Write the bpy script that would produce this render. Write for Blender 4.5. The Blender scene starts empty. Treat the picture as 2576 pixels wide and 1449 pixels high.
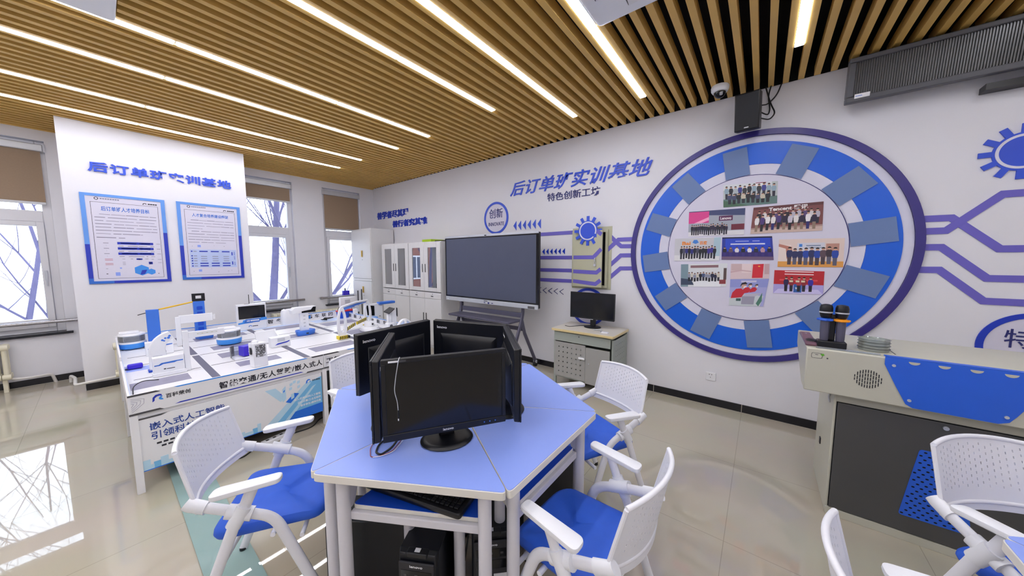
import bpy, bmesh, math, random
from math import sin, cos, pi, radians, hypot, atan2
from mathutils import Vector, Matrix
random.seed(7)
SC = bpy.context.scene
COL = SC.collection
# ------------------------------------------------------------------ camera model
CW, CH = 2576.0, 1449.0
YAW, PITCH, FPX = 0.661601629, -0.0878757488, 806.475807
CAM = Vector((6.81988197, -3.79356434, 1.5))
FW = Vector((-sin(YAW)*cos(PITCH), cos(YAW)*cos(PITCH), sin(PITCH)))
RT = FW.cross(Vector((0, 0, 1))).normalized()
UP = RT.cross(FW)
def at(px, py, ax, val):
    """the point where the sight line of a measured spot meets a known plane of the room"""
    d = RT*((px-CW/2)/FPX) + UP*(-(py-CH/2)/FPX) + FW
    i = 'xyz'.index(ax)
    return CAM + d*((val-CAM[i])/d[i])
cd = bpy.data.cameras.new('camera')
cam = bpy.data.objects.new('camera', cd)
COL.objects.link(cam)
cam.matrix_world = Matrix(((RT.x, UP.x, -FW.x, CAM.x), (RT.y, UP.y, -FW.y, CAM.y), (RT.z, UP.z, -FW.z, CAM.z), (0, 0, 0, 1)))
cd.sensor_fit = 'HORIZONTAL'; cd.sensor_width = 36.0; cd.lens = FPX/CW*36.0
cd.clip_start = 0.05; cd.clip_end = 300
SC.camera = cam
H = 3.033      # underside of the ceiling slats
# ------------------------------------------------------------------ materials
def lin(h):
    h = h.lstrip('#'); o = []
    for i in (0, 2, 4):
        c = int(h[i:i+2], 16)/255
        o.append(c/12.92 if c <= 0.04045 else ((c+0.055)/1.055)**2.4)
    return o
MATS = {}
def mat(name, col, rough=0.5, metal=0.0, var=0.05, scale=9.0, coat=0.0, spec=0.5, bump=0.0):
    if name in MATS: return MATS[name]
    m = bpy.data.materials.new(name); m.use_nodes = True
    nt = m.node_tree; b = nt.nodes['Principled BSDF']
    c = lin(col) if isinstance(col, str) else list(col)
    tc = nt.nodes.new('ShaderNodeTexCoord'); no = nt.nodes.new('ShaderNodeTexNoise')
    no.inputs['Scale'].default_value = scale; no.inputs['Detail'].default_value = 3
    nt.links.new(tc.outputs['Object'], no.inputs['Vector'])
    mx = nt.nodes.new('ShaderNodeMix'); mx.data_type = 'RGBA'
    mx.inputs[6].default_value = [x*(1-var) for x in c]+[1]; mx.inputs[7].default_value = [min(1, x*(1+var)) for x in c]+[1]
    nt.links.new(no.outputs['Fac'], mx.inputs[0]); nt.links.new(mx.outputs[2], b.inputs['Base Color'])
    b.inputs['Roughness'].default_value = rough; b.inputs['Metallic'].default_value = metal
    b.inputs['Specular IOR Level'].default_value = spec
    if coat: b.inputs['Coat Weight'].default_value = coat; b.inputs['Coat Roughness'].default_value = 0.08
    if bump:
        bp = nt.nodes.new('ShaderNodeBump'); bp.inputs['Strength'].default_value = bump
        n2 = nt.nodes.new('ShaderNodeTexNoise'); n2.inputs['Scale'].default_value = scale*18
        nt.links.new(tc.outputs['Object'], n2.inputs['Vector']); nt.links.new(n2.outputs['Fac'], bp.inputs['Height'])
        nt.links.new(bp.outputs['Normal'], b.inputs['Normal'])
    MATS[name] = m
    return m
def emis(name, col, strength):
    m = bpy.data.materials.new(name); m.use_nodes = True
    nt = m.node_tree; nt.nodes.clear()
    e = nt.nodes.new('ShaderNodeEmission'); o = nt.nodes.new('ShaderNodeOutputMaterial')
    e.inputs['Color'].default_value = lin(col)+[1]; e.inputs['Strength'].default_value = strength
    nt.links.new(e.outputs[0], o.inputs[0]); MATS[name] = m
    return m
def glass(name, tint='#ffffff', refl=1.0, alpha=1.0, ior=1.5, rough=0.0):
    m = bpy.data.materials.new(name); m.use_nodes = True
    nt = m.node_tree; nt.nodes.clear()
    o = nt.nodes.new('ShaderNodeOutputMaterial'); t = nt.nodes.new('ShaderNodeBsdfTransparent')
    g = nt.nodes.new('ShaderNodeBsdfGlossy'); f = nt.nodes.new('ShaderNodeFresnel'); mx = nt.nodes.new('ShaderNodeMixShader')
    t.inputs['Color'].default_value = lin(tint)+[1]; g.inputs['Roughness'].default_value = rough
    f.inputs['IOR'].default_value = ior
    mu = nt.nodes.new('ShaderNodeMath'); mu.operation = 'MULTIPLY'; mu.inputs[1].default_value = refl; mu.use_clamp = True
    nt.links.new(f.outputs[0], mu.inputs[0]); nt.links.new(mu.outputs[0], mx.inputs[0])
    src = t
    if alpha < 1.0:
        d = nt.nodes.new('ShaderNodeBsdfDiffuse'); d.inputs['Color'].default_value = lin(tint)+[1]
        m2 = nt.nodes.new('ShaderNodeMixShader'); m2.inputs[0].default_value = 1-alpha
        nt.links.new(t.outputs[0], m2.inputs[1]); nt.links.new(d.outputs[0], m2.inputs[2]); src = m2
    nt.links.new(src.outputs[0], mx.inputs[1]); nt.links.new(g.outputs[0], mx.inputs[2])
    nt.links.new(mx.outputs[0], o.inputs[0]); MATS[name] = m
    return m
# ------------------------------------------------------------------ mesh builder
class MB:
    def __init__(s): s.v = []; s.f = []; s.m = []
    def add(s, vs, fs, mi=0):
        b = len(s.v); s.v += [tuple(v) for v in vs]
        for f in fs: s.f.append(tuple(b+i for i in f)); s.m.append(mi)
        return s
    def box(s, x0, x1, y0, y1, z0, z1, mi=0):
        return s.hexa([(x0,y0,z0),(x1,y0,z0),(x1,y1,z0),(x0,y1,z0),(x0,y0,z1),(x1,y0,z1),(x1,y1,z1),(x0,y1,z1)], mi)
    def hexa(s, p, mi=0):
        return s.add(p, [(0,3,2,1),(4,5,6,7),(0,1,5,4),(1,2,6,5),(2,3,7,6),(3,0,4,7)], mi)
    def obox(s, c, sz, rz=0, mi=0, ry=0, rx=0):
        M = Matrix.Translation(c) @ Matrix.Rotation(rz,4,'Z') @ Matrix.Rotation(ry,4,'Y') @ Matrix.Rotation(rx,4,'X')
        a, b, d = sz[0]/2, sz[1]/2, sz[2]/2
        p = [(-a,-b,-d),(a,-b,-d),(a,b,-d),(-a,b,-d),(-a,-b,d),(a,-b,d),(a,b,d),(-a,b,d)]
        return s.hexa([M @ Vector(q) for q in p], mi)
    def prism(s, poly, fn, d0, d1, mi=0, mi_side=None):
        """poly: list of (a,b); fn(a,b,d) -> point; extruded from d0 to d1"""
        n = len(poly); ms = mi if mi_side is None else mi_side
        b = len(s.v)
        s.v += [tuple(fn(a, c, d0)) for a, c in poly] + [tuple(fn(a, c, d1)) for a, c in poly]
        s.f.append(tuple(b+i for i in range(n))); s.m.append(ms)
        s.f.append(tuple(b+n+i for i in reversed(range(n)))); s.m.append(mi)
        for i in range(n):
            j = (i+1) % n; s.f.append((b+i, b+n+i, b+n+j, b+j)); s.m.append(ms)
        return s
    def face(s, pts, mi=0): return s.add(pts, [tuple(range(len(pts)))], mi)
    def ring(s, fn, r0, r1, a0, a1, d0, d1, n=64, mi=0):
        full = abs(abs(a1-a0)-2*pi) < 1e-6
        k = n if full else n+1
        b = len(s.v)
        for i in range(k):
            t = a0+(a1-a0)*i/n
            for r, d in ((r0,d0),(r1,d0),(r1,d1),(r0,d1)): s.v.append(tuple(fn(r*cos(t), r*sin(t), d)))
        for i in range(n):
            p = b+4*i; q = b+4*((i+1) % k)
            for e in range(4):
                g = (e+1) % 4
                s.f.append((p+e, p+g, q+g, q+e)); s.m.append(mi)
        if not full:
            s.f.append((b,b+1,b+2,b+3)); s.m.append(mi); e = b+4*n; s.f.append((e+3,e+2,e+1,e)); s.m.append(mi)
        return s
    def tube(s, pts, r, seg=10, mi=0, r2=None, side=None, caps=True, closed=False):
        """sweep; r half size in the plane normal, r2 half size along `side` (flat tubes)"""
        pts = [Vector(p) for p in pts]; n = len(pts); b = len(s.v)
        rs = r if isinstance(r, (list, tuple)) else [r]*n
        nrm = None
        for i, p in enumerate(pts):
            if closed: t = pts[(i+1) % n]-pts[i-1]
            else: t = (pts[min(i+1, n-1)]-pts[max(i-1, 0)])
            t.normalize()
            if side is not None: u = Vector(side); u = (u-t*u.dot(t)).normalized()
            elif nrm is None:
                u = t.cross(Vector((0,0,1)));
                if u.length < 1e-3: u = t.cross(Vector((1,0,0)))
                u.normalize()
            else: u = (nrm-t*nrm.dot(t)).normalized()
            nrm = u; w = t.cross(u)
            q = rs[i]; q2 = q if r2 is None else r2*q/rs[0]
            for k in range(seg):
                a = 2*pi*k/seg
                s.v.append(tuple(p+u*(q2*cos(a))+w*(q*sin(a))))
        for i in range(n if closed else n-1):
            for k in range(seg):
                l = (k+1) % seg; j = (i+1) % n
                s.f.append((b+i*seg+k, b+i*seg+l, b+j*seg+l, b+j*seg+k)); s.m.append(mi)
        if caps and not closed:
            s.f.append(tuple(b+k for k in reversed(range(seg)))); s.m.append(mi)
            s.f.append(tuple(b+(n-1)*seg+k for k in range(seg))); s.m.append(mi)
        return s
    def lathe(s, prof, c=(0,0,0), n=24, mi=0, ax='z'):
        b = len(s.v); k = len(prof)
        for i in range(n):
            a = 2*pi*i/n
            for r, h in prof:
                x, y = r*cos(a), r*sin(a)
                p = (x, y, h) if ax == 'z' else ((x, h, y) if ax == 'y' else (h, x, y))
                s.v.append((c[0]+p[0], c[1]+p[1], c[2]+p[2]))
        for i in range(n):
            j = (i+1) % n
            for e in range(k-1):
                s.f.append((b+i*k+e, b+j*k+e, b+j*k+e+1, b+i*k+e+1)); s.m.append(mi)
        if prof[0][0] > 1e-6: s.f.append(tuple(b+i*k for i in range(n))); s.m.append(mi)
        if prof[-1][0] > 1e-6: s.f.append(tuple(b+i*k+k-1 for i in range(n))); s.m.append(mi)
        return s
    def cyl(s, c, r, h, n=20, mi=0, ax='z'): return s.lathe([(r,0),(r,h)], c, n, mi, ax)
    def layers(s, outline_fn, lv, mi=0):
        """stack of closed outlines: outline_fn(level) -> list of points; caps at both ends"""
        b = len(s.v); ls = [outline_fn(l) for l in lv]; n = len(ls[0])
        for l in ls: s.v += [tuple(p) for p in l]
        for i in range(len(ls)-1):
            for k in range(n):
                j = (k+1) % n
                s.f.append((b+i*n+k, b+i*n+j, b+(i+1)*n+j, b+(i+1)*n+k)); s.m.append(mi)
        s.f.append(tuple(b+k for k in reversed(range(n)))); s.m.append(mi)
        s.f.append(tuple(b+(len(ls)-1)*n+k for k in range(n))); s.m.append(mi)
        return s
def rrect(w, d, r, n=5, cx=0, cy=0):
    o = []
    for sx, sy, a0 in ((1,1,0),(-1,1,pi/2),(-1,-1,pi),(1,-1,1.5*pi)):
        for i in range(n+1):
            a = a0+pi/2*i/n
            o.append((cx+sx*(w/2-r)+r*cos(a), cy+sy*(d/2-r)+r*sin(a)))
    return o
def fillet(pts, rad, n=5):
    pts = [Vector(p) for p in pts]; o = [pts[0]]
    for i in range(1, len(pts)-1):
        a, b, c = pts[i-1], pts[i], pts[i+1]
        u = (a-b).normalized(); w = (c-b).normalized(); r = min(rad, (a-b).length*.45, (c-b).length*.45)
        for k in range(n+1):
            t = k/n; o.append((b+u*r)*(1-t)**2+b*2*t*(1-t)+(b+w*r)*t*t)
    o.append(pts[-1]); return o
def polyround(poly, rad, n=4):
    m = len(poly); o = []
    for i in range(m):
        a, b, c = Vector(poly[i-1]), Vector(poly[i]), Vector(poly[(i+1) % m])
        r = rad[i] if isinstance(rad, (list, tuple)) else rad
        if r <= 0: o.append(tuple(b)); continue
        u = (a-b).normalized()*r; w = (c-b).normalized()*r
        for k in range(n+1):
            t = k/n; p = (b+u)*(1-t)**2+b*2*t*(1-t)+(b+w)*t*t; o.append(tuple(p))
    return o
def mesh_of(name, mb, mats, off=(0,0,0)):
    me = bpy.data.meshes.new(name)
    me.from_pydata([(v[0]-off[0], v[1]-off[1], v[2]-off[2]) for v in mb.v], [], mb.f)
    if not isinstance(mats, (list, tuple)): mats = [mats]
    for m in mats: me.materials.append(MATS[m] if isinstance(m, str) else m)
    me.polygons.foreach_set('material_index', mb.m)
    bm = bmesh.new(); bm.from_mesh(me)
    bmesh.ops.recalc_face_normals(bm, faces=bm.faces)
    bm.to_mesh(me); bm.free()
    me.polygons.foreach_set('use_smooth', [True]*len(me.polygons))
    me.set_sharp_from_angle(angle=radians(38))
    me.update()
    return me
def bevel(o, w, seg=2):
    b = o.modifiers.new('bevel', 'BEVEL'); b.width = w; b.segments = seg; b.limit_method = 'ANGLE'; b.angle_limit = radians(50)
    b.harden_normals = False
    return o
def part(name, mb, mats, parent=None, bev=0, world=True):
    """one mesh object; with a parent, mb is in world coordinates unless world=False"""
    off = tuple(parent['_o']) if (parent is not None and world) else (0,0,0)
    o = bpy.data.objects.new(name, mesh_of(name, mb, mats, off)); COL.objects.link(o)
    o['_o'] = off
    if parent is not None: o.parent = parent
    if bev: bevel(o, bev)
    return o
def tag(o, label, cat, group=None):
    o['label'] = label; o['category'] = cat
    if group: o['group'] = group
    return o
def thing(name, label, cat, loc=(0,0,0), rz=0, group=None):
    o = bpy.data.objects.new(name, None); COL.objects.link(o)
    o.empty_display_size = 0.1
    o.location = loc; o.rotation_euler = (0,0,rz); o['_o'] = tuple(loc)
    return tag(o, label, cat, group)
def solo(name, mb, mats, label, cat, group=None, bev=0, origin=None):
    """a thing that is a single mesh; origin moves the object's origin to its base"""
    off = origin or (0,0,0)
    o = bpy.data.objects.new(name, mesh_of(name, mb, mats, off)); COL.objects.link(o); o.location = off
    o['_o'] = off
    if bev: bevel(o, bev)
    return tag(o, label, cat, group)
def struct(name, mb, mats, parent=None, bev=0):
    o = part(name, mb, mats, parent, bev)
    if parent is None: o['kind'] = 'structure'
    return o
def copy_tree(o, parent=None):
    c = o.copy(); COL.objects.link(c)
    if parent is not None: c.parent = parent
    for ch in list(o.children): copy_tree(ch, c)
    return c
def place(src, loc, rz, label=None, group=None):
    c = copy_tree(src); c.location = loc; c.rotation_euler = (0,0,rz)
    if label: c['label'] = label
    if group: c['group'] = group
    return c
# ------------------------------------------------------------------ lettering
_TX = {}
def glyphs(s, bold=0.0, shear=0.0, space=1.0):
    k = (s, bold, shear, space)
    if k in _TX: return _TX[k]
    cu = bpy.data.curves.new('lettering', 'FONT'); cu.body = s; cu.offset = bold; cu.resolution_u = 3
    cu.space_character = space
    ob = bpy.data.objects.new('lettering', cu); COL.objects.link(ob)
    me = bpy.data.meshes.new_from_object(ob.evaluated_get(bpy.context.evaluated_depsgraph_get()))
    vs = [(v.co.x+shear*v.co.y, v.co.y) for v in me.vertices]; fs = [tuple(p.vertices) for p in me.polygons]
    bpy.data.objects.remove(ob); bpy.data.curves.remove(cu); bpy.data.meshes.remove(me)
    x0 = min(v[0] for v in vs); x1 = max(v[0] for v in vs); y0 = min(v[1] for v in vs); y1 = max(v[1] for v in vs)
    vs = [((x-x0)/(x1-x0), (y-y0)/(y1-y0)) for x, y in vs]
    _TX[k] = (vs, fs); return _TX[k]
def letters(mb, s, fn, u0, u1, v0, v1, d0, d1, mi=0, bold=0.0, shear=0.0, space=1.0):
    """solid letters: fn(a,b,d) -> point, filling the box u0..u1 x v0..v1, from depth d0 to d1"""
    vs, fs = glyphs(s, bold, shear, space)
    P = [(u0+(u1-u0)*u, v0+(v1-v0)*v) for u, v in vs]
    if d0 == d1:
        mb.add([fn(a, b, d1) for a, b in P], fs, mi); return
    n = len(P)
    cnt = {}
    for f in fs:
        for i in range(len(f)):
            e = (f[i], f[(i+1) % len(f)]); cnt[tuple(sorted(e))] = cnt.get(tuple(sorted(e)), [])+[e]
    F = [tuple(i+n for i in f) for f in fs]
    for k, es in cnt.items():
        if len(es) == 1:
            a, b = es[0]; F.append((a, b, b+n, a+n))
    mb.add([fn(a, b, d0) for a, b in P]+[fn(a, b, d1) for a, b in P], F, mi)
WALLR = lambda a, b, d: (a, -d, b)          # right wall: a = x, b = height, d = distance out of the wall
def WX(x0): return lambda a, b, d: (x0+d, a, b)   # planes facing +x: a = y, b = height
def WZ(z0): return lambda a, b, d: (a, b, z0+d)
# ------------------------------------------------------------------ palette
mat('wall_paint', '#dfdfe6', 0.75, var=0.02, scale=3)
mat('wall_paint_side', '#dfdfe6', 0.75, var=0.02, scale=3)
mat('skirting', '#15151c', 0.25, var=0.1, spec=0.5)
mat('grout', '#b9b5ab', 0.8)
mat('slat_wood', '#dcb463', 0.55, var=0.12, scale=5)
mat('void_black', '#040406', 0.9)
mat('alu', '#c9cad2', 0.4, 0.0)
mat('window_white', '#d9d9df', 0.35, var=0.03)
mat('steel', '#a9a8ad', 0.22, 0.9)
mat('sill_dark', '#10131f', 0.15)
mat('blind_fabric', '#97826e', 0.9, var=0.06, scale=60)
mat('blind_alu', '#c6c8ce', 0.35, 0.2)
mat('cream_iron', '#ddd8c2', 0.45)
mat('pipe_white', '#d8d6d2', 0.45)
mat('white_plastic', '#e6e8ee', 0.38, var=0.02)
mat('white_metal', '#e2e2e6', 0.35, var=0.02)
mat('cabinet_white', '#dcdcde', 0.38, var=0.02)
mat('chair_white', '#e4e5ec', 0.42, var=0.02)
mat('seat_blue', '#2a5fd2', 0.62, var=0.05, scale=30, bump=0.05)
mat('top_blue', '#8aa1ec', 0.34, var=0.03, scale=4)
mat('shelf_blue', '#0c49c4', 0.4)
mat('desk_edge', '#dedbd4', 0.45)
mat('desk_leg', '#d3d2da', 0.35)
mat('black_plastic', '#0a0b12', 0.38, var=0.1)
mat('black_gloss', '#06070d', 0.12)
mat('case_black', '#0d1018', 0.42, var=0.1)
mat('charcoal', '#26262c', 0.5)
mat('dark_grey', '#47474b', 0.45)
mat('silver', '#c5c9d2', 0.3, 0.3)
mat('logo_white', '#e9ebf0', 0.4)
mat('logo_green', '#7fb9b0', 0.4)
mat('sign_blue', '#2a4fd0', 0.4, var=0.04)
mat('sign_blue_deep', '#1236b8', 0.4, var=0.04)
mat('sign_violet', '#6a62c0', 0.45, var=0.04)
mat('sign_ink', '#23286f', 0.5)
mat('ring_violet', '#38307f', 0.35, var=0.06)
mat('ring_white', '#d6d6e8', 0.5)
mat('ring_blue', '#1160d8', 0.35, var=0.05, scale=2)
mat('plate_grey', '#667eae', 0.5, var=0.03)
mat('paper', '#d2d0e2', 0.6, var=0.02)
mat('ink', '#23232f', 0.6)
mat('ink_grey', '#85849b', 0.6)
mat('poster_blue_light', '#5e94e2', 0.4)
mat('poster_blue_deep', '#2236b2', 0.4)
mat('poster_blue_mid', '#2f6bc9', 0.4)
mat('poster_red', '#b8707e', 0.6)
mat('green_mark', '#5fae2a', 0.5)
mat('yellow', '#e5b92f', 0.4)
mat('hazard_yellow', '#d8c02a', 0.5)
mat('orange', '#f59a10', 0.45)
mat('podium_beige', '#bdbcae', 0.4, var=0.03)
mat('podium_grey', '#4a4a4b', 0.42, var=0.04)
mat('podium_blue', '#2560d6', 0.4)
mat('wood_red', '#6d4a5a', 0.35, var=0.15, scale=4)
mat('board_box', '#b9b9a0', 0.45, var=0.04)
mat('tv_cab', '#9aa29c', 0.4, var=0.03)
mat('tv_cab_door', '#9b9b99', 0.4, var=0.03)
mat('tv_top', '#cfcac0', 0.45); mat('tv_edge', '#e2cf9a', 0.45)
mat('screen_grey', '#4a5066', 0.3)  # on the big screen, lightened grey puts the bright room's reflection into the colour
mat('lime', '#a9c92a', 0.6)
mat('gold', '#c9a64b', 0.35, 0.4)
mat('cart_grey', '#5d5c70', 0.4, 0.3)
mat('red', '#c02030', 0.5)
mat('violet_blue', '#3a25c8', 0.35)
mat('sky_blue', '#3d8fe6', 0.4)
mat('mid_blue', '#3a74d8', 0.4)
mat('bark', '#5a5674', 0.9, var=0.15, scale=6)
mat('brick', '#8a6058', 0.9, var=0.2, scale=3)
mat('pale_ground', '#cfd0d8', 0.9)  # pale concrete, no snow; light tone supports the white-out outside
mat('cable_black', '#0c0c12', 0.5)
mat('cable_red', '#8c2a20', 0.5)
mat('panel_grey', '#55565c', 0.4)
mat('rib_grey', '#6c6d6e', 0.3, 0.6)
glass('window_glass', '#f7fbff', 0.6)
glass('cabinet_glass', '#c8ccd6', 6.5)
glass('mint_glass', '#c4e8e4', 1.2, alpha=0.5)
glass('clear_plastic', '#e9eef6', 1.0, alpha=0.8)
glass('clear_grey', '#dfe6e2', 1.0, alpha=0.6)
emis('lamp_light', '#f6f7ff', 27.0)
# glossy floor: tiles with thin joints
def floor_mat():
    m = bpy.data.materials.new('floor_tile'); m.use_nodes = True
    nt = m.node_tree; b = nt.nodes['Principled BSDF']
    tc = nt.nodes.new('ShaderNodeTexCoord'); mp = nt.nodes.new('ShaderNodeMapping')
    mp.inputs['Location'].default_value = (0.614, 0.21, 0)
    br = nt.nodes.new('ShaderNodeTexBrick'); br.offset = 0; br.squash = 1
    br.inputs['Color1'].default_value = lin('#bbb4a4')+[1]; br.inputs['Color2'].default_value = lin('#b7b0a0')+[1]
    br.inputs['Mortar'].default_value = lin('#9a9588')+[1]
    br.inputs['Scale'].default_value = 1.0; br.inputs['Mortar Size'].default_value = 0.0016; br.inputs['Mortar Smooth'].default_value = 0.2
    br.inputs['Brick Width'].default_value = 0.8166; br.inputs['Row Height'].default_value = 0.8166; br.inputs['Bias'].default_value = 0
    no = nt.nodes.new('ShaderNodeTexNoise'); no.inputs['Scale'].default_value = 2.2; no.inputs['Detail'].default_value = 6
    mx = nt.nodes.new('ShaderNodeMix'); mx.data_type = 'RGBA'; mx.blend_type = 'MULTIPLY'; mx.inputs[0].default_value = 0.16
    nt.links.new(tc.outputs['Object'], mp.inputs['Vector']); nt.links.new(mp.outputs['Vector'], br.inputs['Vector'])
    nt.links.new(tc.outputs['Object'], no.inputs['Vector'])
    nt.links.new(br.outputs['Color'], mx.inputs[6]); nt.links.new(no.outputs['Color'], mx.inputs[7])
    nt.links.new(mx.outputs[2], b.inputs['Base Color'])
    b.inputs['Roughness'].default_value = 0.02; b.inputs['Specular IOR Level'].default_value = 0.9
    MATS['floor_tile'] = m
floor_mat()
# ------------------------------------------------------------------ room shell
XE, YB = 10.6, -7.6          # far side wall and wall behind the viewer
DC, YC0, YC1 = 0.775, -3.985, -2.395   # projecting column
struct('floor', MB().box(-0.3, XE, YB, 0, -0.1, 0), 'floor_tile')
struct('wall_right', MB().box(-0.3, XE, 0, 0.2, 0, H+0.004), 'wall_paint')
struct('wall_back', MB().box(-0.3, XE, YB-0.2, YB, 0, H+0.004), 'wall_paint')
struct('wall_side', MB().box(XE, XE+0.2, YB-0.2, 0.2, 0, H+0.004), 'wall_paint')
WINS = [(-5.36, -4.10), (-2.72, -1.55), (-1.041, -0.305)]   # openings along the window wall
EXTRA = [(-7.2, -5.9)]
Z0, Z1 = 0.615, 2.90
TW = 0.22
w = MB()
ys = sorted(WINS+EXTRA); y = YB-0.2
for a, b in ys:
    w.box(-TW, 0, y, a, 0, H+0.004); w.box(-TW, 0, a, b, 0, Z0-0.03); w.box(-TW, 0, a, b, Z1, H+0.004); y = b
w.box(-TW, 0, y, 0.2, 0, H+0.004)
struct('wall_left', w, 'wall_paint_side')
struct('wall_column', MB().box(0, DC, YC0, YC1, 0, H-0.002), 'wall_paint')
# skirting tiles with pale joints
def skirt(name, axis, fixed, a0, a1, hb=0.079):
    m = MB(); x = a0; st = 0.8166; first = True
    marks = []
    ph = 6.735 if axis == 'x' else a1
    k = math.ceil((a0-ph)/st); marks = [ph+st*i for i in range(k, k+20) if a0 < ph+st*i < a1]
    cuts = [a0]+marks+[a1]
    for p, q in zip(cuts[:-1], cuts[1:]):
        if axis == 'x': m.box(p+0.0025, q-0.0025, -0.012, 0, 0.004, hb, 0)
        else: m.box(fixed, fixed+0.012, p+0.0025, q-0.0025, 0.004, hb, 0)
    for q in marks:
        if axis == 'x': m.box(q-0.0025, q+0.0025, -0.0105, 0, 0.0, hb-0.001, 1)
        else: m.box(fixed, fixed+0.0105, q-0.0025, q+0.0025, 0.0, hb-0.001, 1)
    if axis == 'x': m.box(a0, a1, -0.011, 0, 0, 0.004, 1)
    else: m.box(fixed, fixed+0.011, a0, a1, 0, 0.004, 1)
    struct(name, m, ['skirting', 'grout'])
skirt('baseboard_right', 'x', 0, 0.0, XE)
skirt('baseboard_left', 'y', 0, YB, YC0)
skirt('baseboard_column', 'y', DC, YC0, YC1)
skirt('baseboard_corner', 'y', 0, YC1, 0)
# windows: white sashes, a transom light over a large pane, a blind, a rail, a dark sill
def window(n, a, b):
    m = MB(); x0, x1 = -0.16, -0.07
    f = 0.07
    zt0, zt1 = 1.955, 2.085
    m.box(x0, x1, a, a+f, Z0, Z1); m.box(x0, x1, b-f, b, Z0, Z1)
    m.box(x0, x1, a+f, b-f, Z0, Z0+0.06); m.box(x0, x1, a+f, b-f, Z1-f, Z1); m.box(x0, x1, a+f, b-f, zt0, zt1)
    wn = struct('window_%d' % n, m, 'window_white', bev=0.006)
    s = MB(); g = 0.055; x0, x1 = -0.13, -0.05
    lo, hi, l, r = Z0+0.06, zt0, a+f, b-f
    s.box(x0, x1, l, l+g, lo, hi); s.box(x0, x1, r-g, r, lo, hi); s.box(x0, x1, l+g, r-g, lo, lo+0.105); s.box(x0, x1, l+g, r-g, hi-g, hi)
    struct('sash', s, 'window_white', wn, 0.005)
    struct('pane', MB().box(-0.095, -0.089, l+g, r-g, lo+0.105, hi-g), 'window_glass', wn)
    struct('pane', MB().box(-0.118, -0.112, l, r, zt1, Z1-f), 'window_glass', wn)
    hd = MB().box(-0.05, -0.02, r-g*0.7, r-g*0.35, 1.25, 1.37).box(-0.045, -0.03, r-g*0.62, r-g*0.42, 1.18, 1.32)
    struct('handle', hd, 'silver', wn)
    struct('sill', MB().box(-0.14, 0.045, a-0.04, b+0.05, Z0-0.03, Z0), 'sill_dark', wn, 0.004)
    return wn
for i, (a, b) in enumerate(WINS): window(i+1, a, b)
window(4, *EXTRA[0])
# roller blinds
def blind(a, b, zb, label):
    t = thing('roller_blind', label, 'blind', (0.0, (a+b)/2, zb), 0, 'beige roller blinds over the windows')
    h = MB().box(-0.045, 0.012, a+0.012, b-0.012, Z1-0.125, Z1-0.045)
    part('housing', h, 'blind_alu', t, 0.008)
    part('end_cap', MB().box(-0.047, 0.014, b-0.012, b+0.004, Z1-0.128, Z1-0.04), 'alu', t)
    part('end_cap', MB().box(-0.047, 0.014, a-0.004, a+0.012, Z1-0.128, Z1-0.04), 'alu', t)
    part('fabric', MB().box(-0.022, -0.019, a+0.035, b-0.035, zb+0.03, Z1-0.12), 'blind_fabric', t)
    part('bottom_bar', MB().box(-0.03, -0.010, a+0.032, b-0.032, zb, zb+0.03), 'blind_alu', t, 0.004)
blind(-5.36, -4.10, 2.155, 'beige roller blind half lowered on the big window by the left side of the column')
blind(-2.72, -1.55, 2.525, 'short beige roller blind rolled nearly up, on the window between column and corner')
blind(-1.041, -0.305, 2.095, 'narrow beige roller blind drawn down to the transom behind the tall cabinet')
# grab rails in front of the windows
def rail(a, b, z, label):
    t = thing('window_rail', label, 'rail', (0.0, (a+b)/2, z), 0, 'steel rails across the windows')
    part('bar', MB().tube([(0.055, a, z), (0.055, b, z)], 0.021, 14), 'steel', t)
    for q in (a+0.02, b-0.02): part('bracket', MB().tube([(0.0, q, z), (0.055, q, z)], 0.013, 10), 'steel', t)
rail(-5.5, -4.0, 0.752, 'steel rail across the big window left of the column')
rail(-2.38, -1.46, 0.752, 'steel rail across the window showing the tree trunks')
rail(-1.19, -0.2, 0.752, 'steel rail across the narrow window beside the tall cabinet')
# cast iron radiators
def radiator(x, a, b, z0, z1, label, pipe):
    t = thing('radiator', label, 'radiator', (x, (a+b)/2, z0), 0, 'cream radiators under the windows')
    m = MB(); n = max(2, round((b-a)/0.06)); st = (b-a)/n
    for i in range(n):
        yc = a+st*(i+.5)
        for dx in (-0.05, 0.05):
            m.tube([(x+dx, yc, z0+0.03), (x+dx, yc, z1-0.03)], 0.019, 10)
        for z in (z0+0.035, z1-0.035):
            m.lathe([(0.0, -st*.5), (0.03, -st*.45), (0.036, 0), (0.03, st*.45), (0.0, st*.5)], (x-0.05, yc, z), 10, 0, 'y')
            m.lathe([(0.0, -st*.5), (0.03, -st*.45), (0.036, 0), (0.03, st*.45), (0.0, st*.5)], (x+0.05, yc, z), 10, 0, 'y')
            m.box(x-0.05, x+0.05, yc-st*.42, yc+st*.42, z-0.028, z+0.028)
    part('body', m, 'cream_iron', t)
    if pipe: part('pipe', MB().tube(fillet(pipe, 0.04), 0.014, 10), 'pipe_white', t)
    for q in (a+0.05, b-0.05): part('foot', MB().box(x-0.03, x+0.03, q-0.015, q+0.015, 0, z0+0.02), 'cream_iron', t)
radiator(0.10, -5.3, -4.49, 0.14, 0.545, 'cream iron radiator under the big window left of the column',
         [(0.10, -4.50, 0.135), (0.10, -4.40, 0.12), (0.05, -4.24, 0.115), (0.03, -4.22, 0.0)])
radiator(0.85+0.03, -3.765, -2.9, 0.13, 0.525, 'cream iron radiator against the column, behind the model city table',
         [(0.86, -3.75, 0.125), (0.86, -4.05, 0.11), (0.5, -4.06, 0.11), (0.28, -4.10, 0.10), (0.28, -4.10, 0.02)])
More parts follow.
